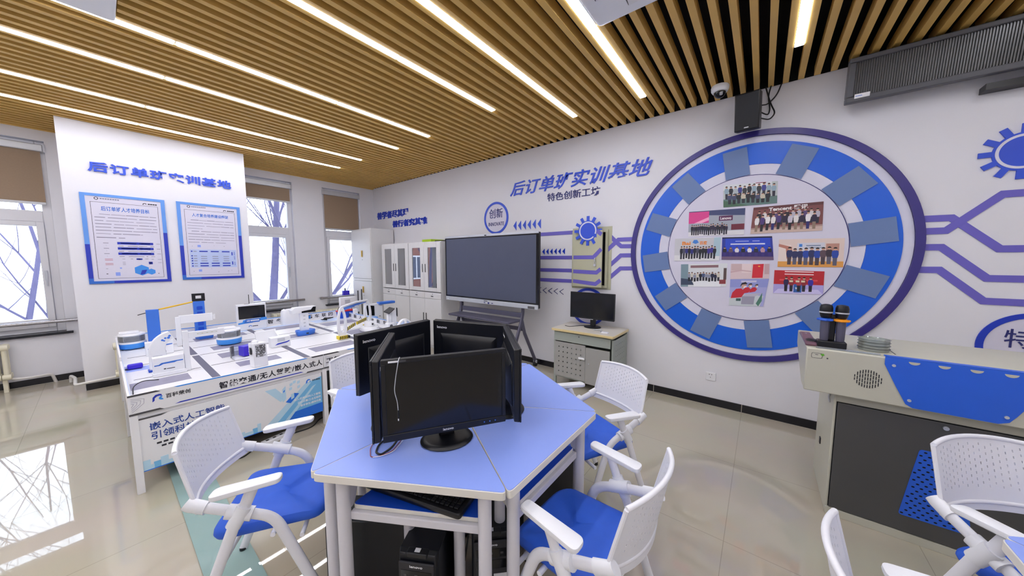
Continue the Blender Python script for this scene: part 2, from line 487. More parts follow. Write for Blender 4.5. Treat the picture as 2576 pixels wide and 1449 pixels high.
radiator(0.12, -2.0, -1.42, 0.12, 0.56, 'cream iron radiator under the window showing the tree trunks', None)
radiator(0.10, -1.32, -0.62, 0.12, 0.535, 'cream iron radiator under the narrow corner window', None)
# ------------------------------------------------------------------ slatted ceiling
AC = [(5.893, 6.80, -2.62, -1.68), (3.472, 4.39, -4.57, -3.622)]   # cassette units: x0 x1 y0 y1
c = MB().box(-0.3, XE+0.2, YB-0.2, 0.2, H+0.34, H+0.42)
c.box(-0.3, XE+0.2, 0.0, 0.2, H+0.006, H+0.34).box(-0.3, XE+0.2, YB-0.2, YB, H+0.006, H+0.34)
c.box(-0.3, 0, YB, 0, H+0.006, H+0.34).box(XE, XE+0.2, YB, 0, H+0.006, H+0.34)
ceil = struct('ceiling', c, 'void_black')
sl = MB(); SW, SD = 0.0400, 0.075
k = 0; x = 0.095
while x < XE-0.03:
    segs = [(YB+0.01, -0.012)]
    for (a0, a1, b0, b1) in AC:
        if a0-0.0 < x < a1+0.0:
            n = []
            for p, q in segs:
                if b0 > p and b1 < q: n += [(p, b0-0.004), (b1+0.004, q)]
                else: n.append((p, q))
            segs = n
    if x < DC:
        n = []
        for p, q in segs:
            if p < YC0 and q > YC1: n += [(p, YC0-0.004), (YC1+0.004, q)]
            else: n.append((p, q))
        segs = n
    for p, q in segs: sl.box(x-SW/2, x+SW/2, p, q, H, H+SD)
    x += 0.1
struct('slats', sl, 'slat_wood', ceil)
struct('edge_slat', MB().box(0.0, 0.045, YC1+0.004, -0.012, H-0.012, H+SD).box(0.0, 0.045, YB+0.01, YC0-0.004, H-0.012, H+SD), 'slat_wood', ceil)
# ------------------------------------------------------------------ ceiling lights (1.1 m linear fittings, end to end)
ROWS = [(1.145, -1.197), (1.845, -1.188), (2.745, -1.133), (3.445, -1.142), (4.545, -1.176), (5.145, -0.53), (5.845, -0.512), (6.945, -0.585), (8.145, -0.6), (9.245, -0.6)]
ORD = ['first', 'second', 'third', 'fourth', 'fifth', 'sixth', 'seventh', 'eighth', 'ninth', 'tenth']
PROTO = None
SL = 1.105
for i, (x, ye) in enumerate(ROWS):
    for k in range(6):  # rows run on unseen behind the viewer, extended there for fill light
        y1 = ye-SL*k; y0 = y1-SL
        if y0 < YB+0.1: break
        if x < DC and False: continue
        pos = ['the end nearest the mural wall', 'the second fitting from the mural wall', 'the third fitting from the mural wall', 'the fourth fitting from the mural wall', 'the fifth fitting from the mural wall', 'the sixth fitting from the mural wall'][k]
        lab = 'white ceiling light strip, %s row from the windows, %s' % (ORD[i], pos)
        gp = 'linear lights between the ceiling slats'
        if PROTO is None:
            t = thing('linear_light', lab, 'ceiling light', (x, (y0+y1)/2, H), 0, gp)
            L = SL/2
            h = MB().box(-0.027, 0.027, -L+0.003, L-0.003, 0.006, 0.055)
            part('housing', h, 'white_metal', t, 0, False)
            part('diffuser', MB().box(-0.0255, 0.0255, -L+0.010, L-0.010, -0.004, 0.0058), 'lamp_light', t, 0, False)
            PROTO = t
        else:
            place(PROTO, (x, (y0+y1)/2, H), 0, lab)
# ------------------------------------------------------------------ air conditioning cassettes
def cassette(x0, x1, y0, y1, label):
    t = thing('air_conditioner', label, 'air conditioner', ((x0+x1)/2, (y0+y1)/2, H), 0, 'ceiling cassette units')
    cx, cy = (x0+x1)/2, (y0+y1)/2; W, D = x1-x0, y1-y0
    m = MB(); m.layers(lambda l: [(p[0], p[1], l[0]) for p in rrect(W-l[1], D-l[1], 0.03, 4, cx, cy)], [(H-0.028, 0.03), (H-0.022, 0.006), (H-0.004, 0.0), (H+0.004, 0.0)])
    part('panel', m, 'white_plastic', t)
    part('chassis', MB().box(x0+0.03, x1-0.03, y0+0.03, y1-0.03, H+0.004, H+0.26), 'charcoal', t)
    part('intake_grille', MB().box(cx-W*.26, cx+W*.26, cy-D*.26, cy+D*.26, H-0.034, H-0.027), 'alu', t, 0.003)
    for q in range(4):
        a = q*pi/2; vx, vy = cos(a), sin(a)
        ccx, ccy = cx+vx*W*.38, cy+vy*D*.38
        wx, wy = (0.07, D*.52) if q % 2 == 0 else (W*.52, 0.07)
        s = part('outlet_slot', MB().box(ccx-wx/2, ccx+wx/2, ccy-wy/2, ccy+wy/2, H-0.0290, H-0.0275), 'dark_grey', t)
        part('louvre', MB().obox((ccx+vx*0.004, ccy+vy*0.004, H-0.031), (wx*(0.62 if q % 2 == 0 else 0.97), wy*(0.97 if q % 2 == 0 else 0.62), 0.006), 0, 0, 0.25*vx, -0.25*vy), 'white_plastic', s)
cassette(*AC[0], 'white ceiling air conditioner panel beside the light strip near the mural wall')
cassette(*AC[1], 'white ceiling air conditioner panel at the upper left edge of the view')
# ------------------------------------------------------------------ dome camera
t = thing('dome_camera', 'white dome security camera on the slats beside the black speaker', 'camera', (6.44, -0.30, H))
part('base', MB().lathe([(0.0,0),(0.066,0),(0.070,-0.012),(0.068,-0.035),(0.058,-0.052),(0.05,-0.055)], (6.44,-0.30,H), 28), 'white_plastic', t)
part('dome', MB().lathe([(0.046,-0.05)]+[(0.046*cos(a), -0.055-0.046*sin(a)) for a in [i*pi/16 for i in range(9)]], (6.44,-0.30,H), 24), 'black_gloss', t)
part('lens', MB().lathe([(0.012,0),(0.012,0.02),(0.0,0.02)], (6.455,-0.345,H-0.092), 14), 'silver', t)
# ------------------------------------------------------------------ wall speaker
t = thing('wall_speaker', 'black box speaker tilted down on a bracket above the photo wheel', 'speaker', (6.65, -0.0, 2.72))
M = Matrix.Translation((6.65, -0.20, 2.79)) @ Matrix.Rotation(radians(-4), 4, 'Z') @ Matrix.Rotation(radians(14), 4, 'X')
def tb(mb, M): mb.v = [tuple(M @ Vector(v)) for v in mb.v]; return mb
part('cabinet', tb(MB().box(-0.088,0.088,-0.085,0.085,-0.15,0.15), M), 'black_plastic', t, 0.006)
part('grille', tb(MB().box(-0.082,0.082,-0.094,-0.086,-0.143,0.143), M), 'case_black', t, 0.004)
part('badge', tb(MB().box(-0.016,0.016,-0.0965,-0.094,-0.13,-0.122), M), 'silver', t)
b = MB().box(6.60, 6.70, -0.012, 0, 2.78, 2.92).tube([(6.65,-0.01,2.86),(6.65,-0.11,2.86)], 0.016, 10)
part('bracket', b, 'black_plastic', t)
for pts, nm in (([(6.73,-0.12,2.80),(6.79,-0.10,2.76),(6.80,-0.05,2.83),(6.78,-0.03,2.95),(6.80,-0.03,3.05)], 0), ([(6.74,-0.13,2.74),(6.80,-0.10,2.72),(6.84,-0.06,2.78),(6.80,-0.04,2.88),(6.76,-0.03,3.03)], 1), ([(6.74,-0.10,2.86),(6.78,-0.06,2.87),(6.84,-0.03,2.94),(6.87,-0.02,3.04)], 2)):
    part('cable', MB().tube(fillet(pts, 0.05, 6), 0.0055, 8), 'cable_black', t)
# ------------------------------------------------------------------ long ribbed panel heater high on the wall
t = thing('wall_heater', 'long dark framed ribbed heater panel high on the wall, upper right corner', 'heater', (8.3, 0, 2.75))
tilt = radians(9)
M = Matrix.Translation((8.22, -0.135, 2.862)) @ Matrix.Rotation(tilt, 4, 'X')
HL, HH = 0.96, 0.155
fr = MB().box(-HL,HL,-0.05,0.03,HH-0.032,HH).box(-HL,HL,-0.05,0.03,-HH,-HH+0.04).box(-HL,-HL+0.04,-0.05,0.03,-HH+0.04,HH-0.032).box(HL-0.04,HL,-0.05,0.03,-HH+0.04,HH-0.032)
part('frame', tb(fr, M), 'panel_grey', t, 0.006)
rb = MB(); n = 150
pr = []
x = -HL+0.04; st = (2*HL-0.08)/n
for i in range(n):
    pr += [(x+st*i, -0.024), (x+st*(i+.25), -0.032), (x+st*(i+.5), -0.032), (x+st*(i+.75), -0.024)]
pr += [(HL-0.04, -0.024)]
for (a, ya), (b_, yb) in zip(pr[:-1], pr[1:]):
    rb.face([(a,ya,-HH+0.04),(b_,yb,-HH+0.04),(b_,yb,HH-0.032),(a,ya,HH-0.032)])
part('ribbed_plate', tb(rb, M), 'rib_grey', t)
part('back_plate', tb(MB().box(-HL+0.02,HL-0.02,0.0,0.03,-HH+0.02,HH-0.02), M), 'charcoal', t)
lb = part('label_plate', tb(MB().box(-HL+0.045,-HL+0.125,-0.056,-0.05,-HH+0.022,-HH+0.052), M), 'logo_white', t)
part('printed_mark', tb(MB().box(-HL+0.05,-HL+0.085,-0.0568,-0.056,-HH+0.036,-HH+0.040), M), 'mid_blue', lb)
for q in (-0.6, 0.6): part('bracket', MB().box(8.22+q-0.02, 8.22+q+0.02, -0.13, 0, 2.83, 2.9), 'charcoal', t)
# a dark bar below it
solo('cable_duct', MB().box(7.93, 9.3, -0.09, 0.0, 2.625, 2.665), 'black_plastic', 'thin black duct on the wall just under the ribbed heater panel', 'cable duct')
# ------------------------------------------------------------------ socket
t = thing('wall_socket', 'white square power socket on the mural wall above the skirting', 'socket', (6.463, 0, 0.27))
part('plate', MB().box(6.419,6.507,-0.011,0,0.262,0.345), 'white_plastic', t, 0.003)
for x, z, w_, h_ in ((6.450,0.325,0.006,0.008),(6.472,0.325,0.006,0.008),(6.461,0.296,0.004,0.010)): part('socket_hole', MB().box(x-w_/2,x+w_/2,-0.0118,-0.0108,z-h_/2,z+h_/2), 'charcoal', t)
# ------------------------------------------------------------------ outdoors
struct('ground_outside', MB().box(-60, -0.3, -60, 40, -1.3, -1.2), 'pale_ground')
def tree(name, base, trunks, label):
    m = MB()
    def branch(p, d, L, r, lev):
        pts = [Vector(p)]; dd = Vector(d).normalized(); n = 5; rs = [r]
        for i in range(n):
            dd = (dd+Vector((random.uniform(-.12,.12), random.uniform(-.16,.16), random.uniform(-.02,.14)))).normalized()
            pts.append(pts[-1]+dd*(L/n)); rs.append(r*(1-0.72*(i+1)/n))
        m.tube(pts, rs, 7 if lev else 10)
        if lev < 3:
            for j in range([5,5,3][lev]):
                i = random.randint(1, n-1)
                s = Vector((random.uniform(-.7,.7), random.choice((-1,1))*random.uniform(.35,1), random.uniform(.15,.8)))
                branch(pts[i], (dd*0.6+s), L*random.uniform(.35,.6), rs[i]*0.5, lev+1)
    for (dy, lean, L, r) in trunks: branch((base[0], base[1]+dy, -1.2), (0, lean, 1), L, r, 0)
    o = solo(name, m, 'bark', label, 'tree', 'bare trees outside the windows', origin=(base[0], base[1], -1.2))
random.seed(11)
tree('bare_tree', (-2.4, -1.30, 0), [(-0.16, 0.10, 7.0, 0.10), (0.06, 0.12, 7.5, 0.11), (0.26, 0.22, 7.0, 0.09), (0.42, 0.55, 5.0, 0.07)], 'bare tree with several thick trunks outside the middle window')
random.seed(5)
tree('bare_tree', (-7.5, -5.1, 0), [(0, 0.05, 6.0, 0.06), (0.3, 0.2, 6.0, 0.05)], 'slender bare tree outside the big left window')
random.seed(9)
tree('bare_tree', (-8.0, 1.6, 0), [(0, -0.05, 5.5, 0.05), (-0.3, -0.15, 5.0, 0.05)], 'slender bare tree outside the narrow corner window')
random.seed(21)
tree('bare_tree', (-5.0, -6.2, 0), [(0, -0.1, 7.0, 0.08), (0.2, 0.15, 6.0, 0.06)], 'bare tree in front of the brick building outside')
t = thing('brick_building', 'red brick building with white windows seen mirrored in the bookcase glass', 'building', (-13.5, -17, -1.2))
part('wall', MB().box(-14.5, -13.0, -28, -9.0, -1.2, 9.0), 'brick', t)
for iy in range(6):
    for iz in range(3):
        y0 = -27+iy*3.0; z0 = 0.1+iz*2.9
        f = part('window', MB().box(-13.0,-12.93,y0,y0+1.7,z0,z0+1.7), 'window_white', t)
        part('pane', MB().box(-12.93,-12.92,y0+.1,y0+.8,z0+.1,z0+1.6).box(-12.93,-12.92,y0+.9,y0+1.6,z0+.1,z0+1.6), 'screen_grey', f)
# ------------------------------------------------------------------ mural wall
def W(px, py): p = at(px, py, 'y', 0); return (p.x, p.z)
def strip_poly(pts, w):
    n = len(pts); L = []; R = []
    for i in range(n):
        p = Vector(pts[i])
        if i == 0: d = (Vector(pts[1])-p).normalized(); m = Vector((-d.y, d.x))*(w/2)
        elif i == n-1: d = (p-Vector(pts[i-1])).normalized(); m = Vector((-d.y, d.x))*(w/2)
        else:
            d1 = (p-Vector(pts[i-1])).normalized(); d2 = (Vector(pts[i+1])-p).normalized()
            n1 = Vector((-d1.y, d1.x)); n2 = Vector((-d2.y, d2.x)); mm = (n1+n2).normalized(); m = mm*(w/2/max(0.3, mm.dot(n1)))
        L.append(tuple(p+m)); R.append(tuple(p-m))
    return L, R
def strip(mb, pts, w, d0, d1, mi=0):
    L, R = strip_poly(pts, w)
    for i in range(len(pts)-1):
        mb.prism([L[i], L[i+1], R[i+1], R[i]], WALLR, d0, d1, mi)
    return mb
k7 = lambda x, y: W(1420+x/7.245, 530+y/7.245)
XS = 3.9
zA, zB, zC, zD = 1.848, 1.530, 1.360, 1.222
XW = 5.64
WB = 0.047
bands = [
 ([(XS, zA), (4.98, zA+0.005), k7(726, 352), k7(945, 572), k7(1035, 648), (XW, k7(1195, 648)[1])], 'upper violet band crossing behind the gear, between big screen and photo wheel', 0.0050),
 ([(XS, zB), (5.19, zB), k7(790, 715), k7(985, 528), (XW+0.02, k7(1200, 520)[1])], 'violet band rising across the meter box door middle to the photo wheel', 0.0062),
 ([(XS, zC), (5.23, zC), k7(775, 1045), k7(1028, 815), (XW, k7(1185, 813)[1])], 'third violet band from the top between big screen and photo wheel', 0.0050),
 ([(XS, zD), (5.23, zD), k7(765, 1270), k7(1020, 1052), (XW+0.02, k7(1205, 1050)[1])], 'lowest violet band between big screen and photo wheel', 0.0050)]
for pts, lab, d in bands:
    solo('wall_stripe', strip(MB(), pts, WB, 0, d), 'sign_violet', lab, 'wall decoration', 'violet circuit bands on the mural wall')
kr = lambda x, y: W(2310+x/3.293, 480+y/3.293)
def ext(p): return (9.6, p[1])
rb = [
 ([(7.74, kr(80, 232)[1]), kr(275, 224), kr(335, 262), kr(672, 481), ext(kr(800, 481))], 'violet band falling to the second level, right of the photo wheel', 0.0050),
 ([(7.74, kr(90, 335)[1]), kr(228, 330), kr(700, 28), ext(kr(860, 24))], 'violet band rising to the highest level, right of the photo wheel', 0.0062),
 ([(7.72, kr(80, 467)[1]), kr(190, 467), kr(566, 725), ext(kr(820, 731))], 'violet band falling to the third level, right of the photo wheel', 0.0050),
 ([(7.70, kr(40, 655)[1]), kr(172, 655), kr(536, 913), ext(kr(820, 926))], 'lowest violet band falling away right of the photo wheel', 0.0050)]
for pts, lab, d in rb:
    solo('wall_stripe', strip(MB(), pts, WB, 0, d), 'sign_violet', lab, 'wall decoration', 'violet circuit bands on the mural wall')
# gears
def gear(name, cx, cz, d, arc, label):
    t = thing(name, label, 'wall decoration', (cx, -d, cz), 0, 'blue gear signs on the mural wall')
    R, r = 0.18, 0.124
    fn = lambda a, b, dd: (cx+a, -d-dd, cz+b)
    m = MB(); poly = []
    for i in range(12):
        a = i*pi/6; h = 0.0175
        ah = math.asin(h/r)
        for s in range(1, 4):
            tt = a-pi/6+ah+(pi/6-2*ah)*s/4; poly.append((r*cos(tt), r*sin(tt)))
        for rr, hh in ((r, -h), (R, -h), (R, h), (r, h)):
            poly.append((sqrt_(rr, hh)*cos(a)-hh*sin(a), sqrt_(rr, hh)*sin(a)+hh*cos(a)))
    m.prism(poly, fn, 0, 0.010)
    part('gear_plate', m, 'sign_blue', t)
    part('ring', MB().ring(fn, 0.097, 0.112, arc[0], arc[1], 0.0095, 0.0125, 56), 'ring_white', t)
def sqrt_(rr, hh): return math.sqrt(rr*rr-hh*hh)
gear('gear_sign', 5.112, 1.852, 0.082, (radians(-22), radians(-22+338)), 'blue gear sign overlapping the beige meter box door')
gear('gear_sign', 8.136, 2.213, 0.0, (0, 2*pi), 'blue gear sign cut off by the right edge, under the heater panel')
# round signs
def round_sign(cx, cz, R, ringmat, label, lines, dep=0.0):
    t = thing('round_sign', label, 'sign', (cx, 0, cz), 0, 'round blue ring signs on the mural wall')
    fn = lambda a, b, dd: (cx+a, -dd, cz+b)
    part('ring', MB().ring(fn, R-0.034, R, 0, 2*pi, 0, 0.008, 64), ringmat, t)
    part('disc', MB().prism([((R-0.034)*cos(i*pi/32), (R-0.034)*sin(i*pi/32)) for i in range(64)], fn, 0, 0.004), 'paper', t)
    for s, u0, u1, v0, v1 in lines:
        m = MB(); letters(m, s, fn, u0, u1, v0, v1, 0.004, 0.007, 0, 0.004)
        part('lettering', m, 'sign_ink', t)
round_sign(3.557, 2.137, 0.243, 'sign_blue', 'round blue ring sign reading INNOVATE above the big screen', [('创新', -0.135, 0.135, 0.0, 0.142), ('INNOVATE', -0.15, 0.16, -0.118, -0.062)])
round_sign(5.10, 0.904, 0.24, 'sign_blue_deep', 'round blue ring sign mostly hidden behind the small monitor', [])
round_sign(8.284, 0.907, 0.24, 'sign_blue_deep', 'round blue ring sign peeping over the lectern at the right edge', [('特色', -0.125, 0.125, -0.005, 0.125), ('CHARACTERISTIC', -0.14, 0.14, -0.075, -0.04)])
# arrows
def arrow(pts, label, gp, name='arrow_sign', m='sign_blue', d=0.006):
    solo(name, MB().prism(pts, WALLR, 0, d), m, label, 'sign', gp)
N6 = ['first', 'second', 'third', 'fourth', 'fifth', 'sixth']
a0, a1 = W(1292, 569), W(1352.7, 563)
for i in range(6):
    x = a0[0]+(a1[0]-a0[0])*i/5; z = (a0[1]+a1[1])/2; w_ = 0.054; h = 0.066
    arrow([(x, z), (x+w_, z-h), (x+w_, z+h)], 'blue triangle arrow above the big screen corner, %s from the round sign' % N6[i], 'upper row of triangle arrows')
a0, a1 = W(1364.5, 633), W(1415, 632.4)
for i in range(6):
    x = a0[0]+(a1[0]-a0[0])*i/5; z = (a0[1]+a1[1])/2; w_ = 0.038; h = 0.040
    arrow([(x, z), (x+w_, z-h), (x+w_, z+h)], 'small blue triangle arrow right of the big screen, %s from the screen' % N6[i], 'lower row of triangle arrows', m='sign_blue_deep')
a0, a1 = W(1353, 729), W(1408.2, 733.4)
for i in range(5):
    x = a0[0]+(a1[0]-a0[0])*i/4; z = a0[1]+(a1[1]-a0[1])*i/4; w_ = 0.058; h = 0.037; e = 0.009
    solo('chevron_sign', strip(MB(), [(x+w_, z+h), (x, z), (x+w_, z-h)], 0.007, 0, 0.004), 'sign_ink', 'thin dark chevron right of the big screen, %s from the screen' % N6[i], 'sign', 'row of thin chevrons')
# wall lettering
m = MB(); letters(m, '后订单班实训基地', WALLR, 3.836, 5.818, 2.425, 2.625, 0, 0.012, 0, 0.012, 0.32, 1.05)
solo('wall_lettering', m, 'sign_blue', 'large slanted blue Chinese title in raised letters beside the photo wheel', 'lettering')
m = MB(); letters(m, '特色创新工坊', WALLR, 4.476, 5.222, 2.285, 2.39, 0, 0.008, 0, 0.004)
solo('wall_lettering', m, 'sign_ink', 'thin dark Chinese subtitle under the large slanted title', 'lettering')
m = MB(); letters(m, '善学者尽其理', WALLR, 0.16, 1.30, 2.362, 2.515, 0, 0.012, 0, 0.03)
solo('wall_lettering', m, 'sign_blue_deep', 'upper line of the bold blue Chinese motto above the white cabinets', 'lettering')
m = MB(); letters(m, '善行者究其难', WALLR, 0.742, 1.876, 2.163, 2.30, 0, 0.012, 0, 0.03)
solo('wall_lettering', m, 'sign_blue_deep', 'lower line of the bold blue Chinese motto above the white cabinets', 'lettering')
m = MB(); letters(m, '后订单班实训基地', WX(DC), -3.80, -2.562, 2.492, 2.612, 0, 0.014, 0, 0.03, 0.0, 1.12)
solo('wall_lettering', m, 'sign_blue', 'bold blue Chinese title on the column above the two posters', 'lettering')
# ------------------------------------------------------------------ photo wheel
CX, CZ = 6.693, 1.602
wf = lambda a, b, d: (CX+a, -d-0.002, CZ+b)
t = thing('round_mural', 'huge round wall sign with dark ring, blue ring and grey plates around photographs', 'wall sign', (CX, 0, CZ))
WHEEL = t
def disc(R, n=96): return [(R*cos(2*pi*i/n), R*sin(2*pi*i/n)) for i in range(n)]
part('outer_ring', MB().ring(wf, 1.026, 1.075, 0, 2*pi, 0, 0.022, 128), 'ring_violet', t)
part('backing', MB().prism(disc(1.024), wf, 0, 0.004), 'ring_white', t)
part('blue_ring', MB().ring(wf, 0.775, 0.967, 0, 2*pi, 0.004, 0.012, 128), 'ring_blue', t)
part('inner_ring', MB().ring(wf, 0.682, 0.774, 0, 2*pi, 0.004, 0.009, 128), 'ring_white', t)
ds = part('disc', MB().prism(disc(0.677), wf, 0.004, 0.016), 'paper', t)
part('edge_line', MB().ring(wf, 0.677, 0.682, 0, 2*pi, 0.004, 0.017, 128), 'sign_ink', t)
for a in (98.5, 67.2, 37.2, 8.3, -19.9, -48.8, -80.9, -111.7, -141.8, -170.9, 160.1, 129.5):
    A = radians(a); c_, s_ = cos(A), sin(A); m = MB()
    q = [(0.683, -0.095), (0.940, -0.095), (0.940, 0.095), (0.683, 0.095)]
    m.prism([(r*c_-h*s_, r*s_+h*c_) for r, h in q], wf, 0.012, 0.018)
    part('plate', m, 'plate_grey', t)
# ------------------------------------------------------------------ photographs on the wheel
PC = {}
def pmat(h):
    k = 'print_'+h.lstrip('#')
    if k not in MATS: mat(k, h, 0.4, var=0.02)
    return k
kp = lambda x, y: W(1660+x/4.025, 440+y/4.025)
def photo(name, quad, label, layers, texts=()):
    q = [kp(*p) for p in quad]   # TL TR BR BL
    def fn(u, v, d):
        a = [Vector(z) for z in q]
        p = (a[3]*(1-u)+a[2]*u)*(1-v)+(a[0]*(1-u)+a[1]*u)*v
        return (p.x, -(0.0185+d), p.y)
    mats = []; m = MB(); idx = {}
    def mi(h):
        if h not in idx: idx[h] = len(mats); mats.append(pmat(h))
        return idx[h]
    m.prism([(0,0),(1,0),(1,1),(0,1)], fn, 0, 0.003, mi(layers[0]))
    d = 0.0033
    for L in layers[1:]:
        col, poly = L
        m.prism(poly, fn, 0.003, d, mi(col)); d += 0.00002
    for (s, col, u0, u1, v0, v1, b) in texts:
        letters(m, s, fn, u0, u1, v0, v1, d, d, mi(col), b); d += 0.00003
    c = fn(.5, 0, 0)
    return solo('photo_print', m, mats, label, 'photograph', 'printed photographs on the photo wheel', origin=c)
def R_(a, b, c, d): return [(a, b), (c, b), (c, d), (a, d)]
def person(L, u, v, h, col, legs='#23232e', w=0.030, hair='#1d1a1e', skin='#c99f8a'):
    asp = w
    L.append((legs, [(u-asp*.55, v), (u+asp*.55, v), (u+asp*.62, v+h*.48), (u-asp*.62, v+h*.48)]))
    L.append((col, [(u-asp*.7, v+h*.42), (u+asp*.7, v+h*.42), (u+asp, v+h*.62), (u+asp*.85, v+h*.80), (u+asp*.3, v+h*.84), (u-asp*.3, v+h*.84), (u-asp*.85, v+h*.80), (u-asp, v+h*.62)]))
    n = 8; r = asp*.52; ry = h*.085
    L.append((skin, [(u+r*cos(2*pi*i/n), v+h*.91+ry*sin(2*pi*i/n)) for i in range(n)]))
    L.append((hair, [(u+r*1.1*cos(pi*i/5), v+h*.93+ry*1.05*sin(pi*i/5)) for i in range(6)]))
def crowd(L, n, u0, u1, v, h, cols, legs=None, jit=0.03, w=0.03):
    for i in range(n):
        u = u0+(u1-u0)*(i+.5)/n
        person(L, u, v+random.uniform(-jit, jit), h*random.uniform(.93, 1.05), random.choice(cols), random.choice(legs or ['#22222c', '#2c2c3c']), w)
random.seed(3)
L = ['#b9c0c2', ('#5d7a78', R_(0,0,1,.35)), ('#486a54', [(0,0),(.5,0),(0,.3)]), ('#d5d9df', R_(0,.75,.9,1)), ('#8a2b45', [(.53,.86),(.62,1.0),(.80,1.0),(.78,.9)]), ('#e6e6ea', R_(.58,.84,.77,.97))]
crowd(L, 11, .02, .98, .36, .58, ['#1c2230','#2b3350','#8ea6b8','#3a3f8a','#30343c','#aab3bb'], w=.043)
crowd(L, 9, .08, .88, .10, .46, ['#20242c','#c6bfae','#d5d6d8','#454c6a','#23252e'], w=.05)
photo('p', [(645,108),(1195,66),(1185,290),(645,333)], 'topmost group photo on the wheel, standing and kneeling people on green carpet', L)
L = ['#7d4a4a', ('#c9b2a8', R_(0,0,1,.16)), ('#a98d84', R_(0,.16,1,.22)), ('#5f3438', R_(0,.9,1,1))]
crowd(L, 11, .06, .97, .30, .52, ['#3a2f3a','#5a4a78','#d8d4d6','#2f2a36','#b7b2c2'], w=.036)
crowd(L, 11, .04, .93, .10, .62, ['#e3dedd','#1d1f33','#2a2340','#4a3a78','#c9c3d2','#e8e5e8'], ['#2a2a6a','#8d7a6a','#23232d','#2b2a3c'], w=.036)
photo('p', [(950,335),(1655,272),(1640,565),(915,600)], 'wide group photo in front of a brown wall with a white company name', L,
      [('Tencent 腾讯', '#f0eeee', .24, .80, .80, .97, .03)])
L = ['#9fa6b4', ('#3b4670', [(0,.86),(1,.74),(1,1),(0,1)]), ('#dcdbe2', R_(0,0,1,.18)), ('#d8408e', R_(.0,.52,.38,.97)), ('#f2a6c8', [(.1,.52),(.25,.52),(.38,.62),(.38,.75)]), ('#5a2a55', R_(.56,.57,.80,.76)), ('#6d2436', R_(.78,.20,1,.42))]
crowd(L, 17, .05, .72, .06, .40, ['#1b1d2c','#23263a','#2c2440'], w=.024)
photo('p', [(300,378),(866,338),(852,605),(290,628)], 'row of people in dark clothes, pink screen at the left of the photo', L, [('Lenovo', '#f3eef2', .585, .775, .61, .72, .02)])
L = ['#c3c4cc', ('#d9dade', R_(0,0,1,.25)), ('#a9c4d2', R_(.86,.2,1,1)), ('#3f7fd0', [(.40,.80),(.47,.74),(.54,.80),(.50,.92),(.43,.92)])]
crowd(L, 13, .13, .92, .10, .55, ['#1d1f2c','#2c2f7a','#3a2f8a','#262838','#4a4c60'], w=.036)
photo('p', [(160,648),(622,632),(602,868),(148,870)], 'photo of a crowd in blue and black before a white wall with orange lettering', L, [('Bai', '#f08a2a', .17, .36, .70, .86, .03), ('百度', '#f08a2a', .56, .72, .70, .86, .03)])
L = ['#2b3a9c', ('#2748c4', R_(.07,.38,.96,.94)), ('#6f5a78', R_(0,.0,1,.14)), ('#342a70', R_(.0,.14,1,.36)), ('#cfd4ee', R_(.18,.66,.86,.72)), ('#aebaf0', R_(.28,.80,.55,.83)), ('#aebaf0', R_(.62,.80,.76,.83)), ('#15183a', R_(0,.94,1,1))]
for i, c in enumerate(['#23222e','#5f4a5a','#d8d4da','#1c1d26','#e6e0e4','#2a2c3c','#b78f9a','#1f2030']): person(L, .06+.125*i, .16, .40, c, '#3a2f7a', .045)
photo('p', [(634,634),(1136,622),(1152,862),(626,858)], 'photo of seated people at long desks under a wide blue stage banner', L)
L = ['#dcc9c2', ('#d99a4e', R_(0,0,1,.20)), ('#e6d6cf', R_(.0,.2,.2,.8)), ('#b87a6a', [(.0,.84),(.22,.72),(.22,.3),(.14,.3),(.12,.66),(0,.74)]), ('#b98a7c', R_(.74,.5,.93,.82)), ('#cfd0dc', R_(.3,.55,.72,.86)), ('#3f7fd0', R_(.33,.72,.38,.82)), ('#7b8ba8', R_(.44,.74,.66,.78)), ('#8a97b0', R_(.48,.67,.70,.70))]
crowd(L, 9, .14, .92, .08, .62, ['#d9bfb6','#5d4a55','#8d8fae','#2c3360','#3a2f3c','#2748a4'], ['#4a3f48','#5a5a6e'], w=.052)
photo('p', [(1207,655),(1868,640),(1850,935),(1190,930)], 'pale photo of people lined up on an orange wooden floor', L)
L = ['#d6dade', ('#e8ebf0', R_(.3,0,.88,.25)), ('#7a93a0', [(0,0),(.17,0),(.17,1),(0,1)]), ('#8b6a70', R_(.22,.83,.82,.94)), ('#3d4a62', [(.0,.08),(.3,.08),(.24,.32),(.0,.38)]), ('#8a3a40', R_(.85,.12,.98,.3)), ('#5a4a4a', R_(.93,.3,.99,.8))]
crowd(L, 11, .16, .86, .24, .38, ['#1f2230','#2a2f48','#4a5a80','#c9c6bb','#8d93a8'], w=.038)
photo('p', [(218,905),(686,895),(675,1130),(215,1130)], 'photo of people standing around a white meeting table in a bright room', L)
L = ['#d9c4c8', ('#c9b0b2', R_(.02,.55,.3,1)), ('#e2d0d2', R_(.3,.4,.55,1)), ('#c9a9b0', [(0,.40),(.28,.52),(.55,.45),(.55,.52),(.28,.60),(0,.5)]), ('#d02a3c', [(.57,.05),(.84,.05),(.86,1.0),(.59,.96)]), ('#f0c040', R_(.72,.80,.77,.86)), ('#c4a4aa', R_(.88,.3,1,1))]
photo('p', [(720,900),(1110,900),(1105,1048),(715,1052)], 'upper part photo of curtains with a red flag, above the red shirts', L)
L = ['#a4a6d8', ('#8f97d4', R_(0,.7,1,1)), ('#c9c6e0', R_(.3,.88,.7,.95)), ('#c4cdd2', [(0,0),(.9,0),(.95,.38),(.3,.46),(0,.3)]), ('#9a98ac', R_(.36,.06,.72,.36)), ('#b8b6c6', [(.36,.36),(.72,.36),(.9,.48),(.5,.46)]), ('#3d5a5a', R_(.2,.18,.34,.28)), ('#4a7a6a', [(.86,0),(.93,.2),(.9,.5),(.78,.1)])]
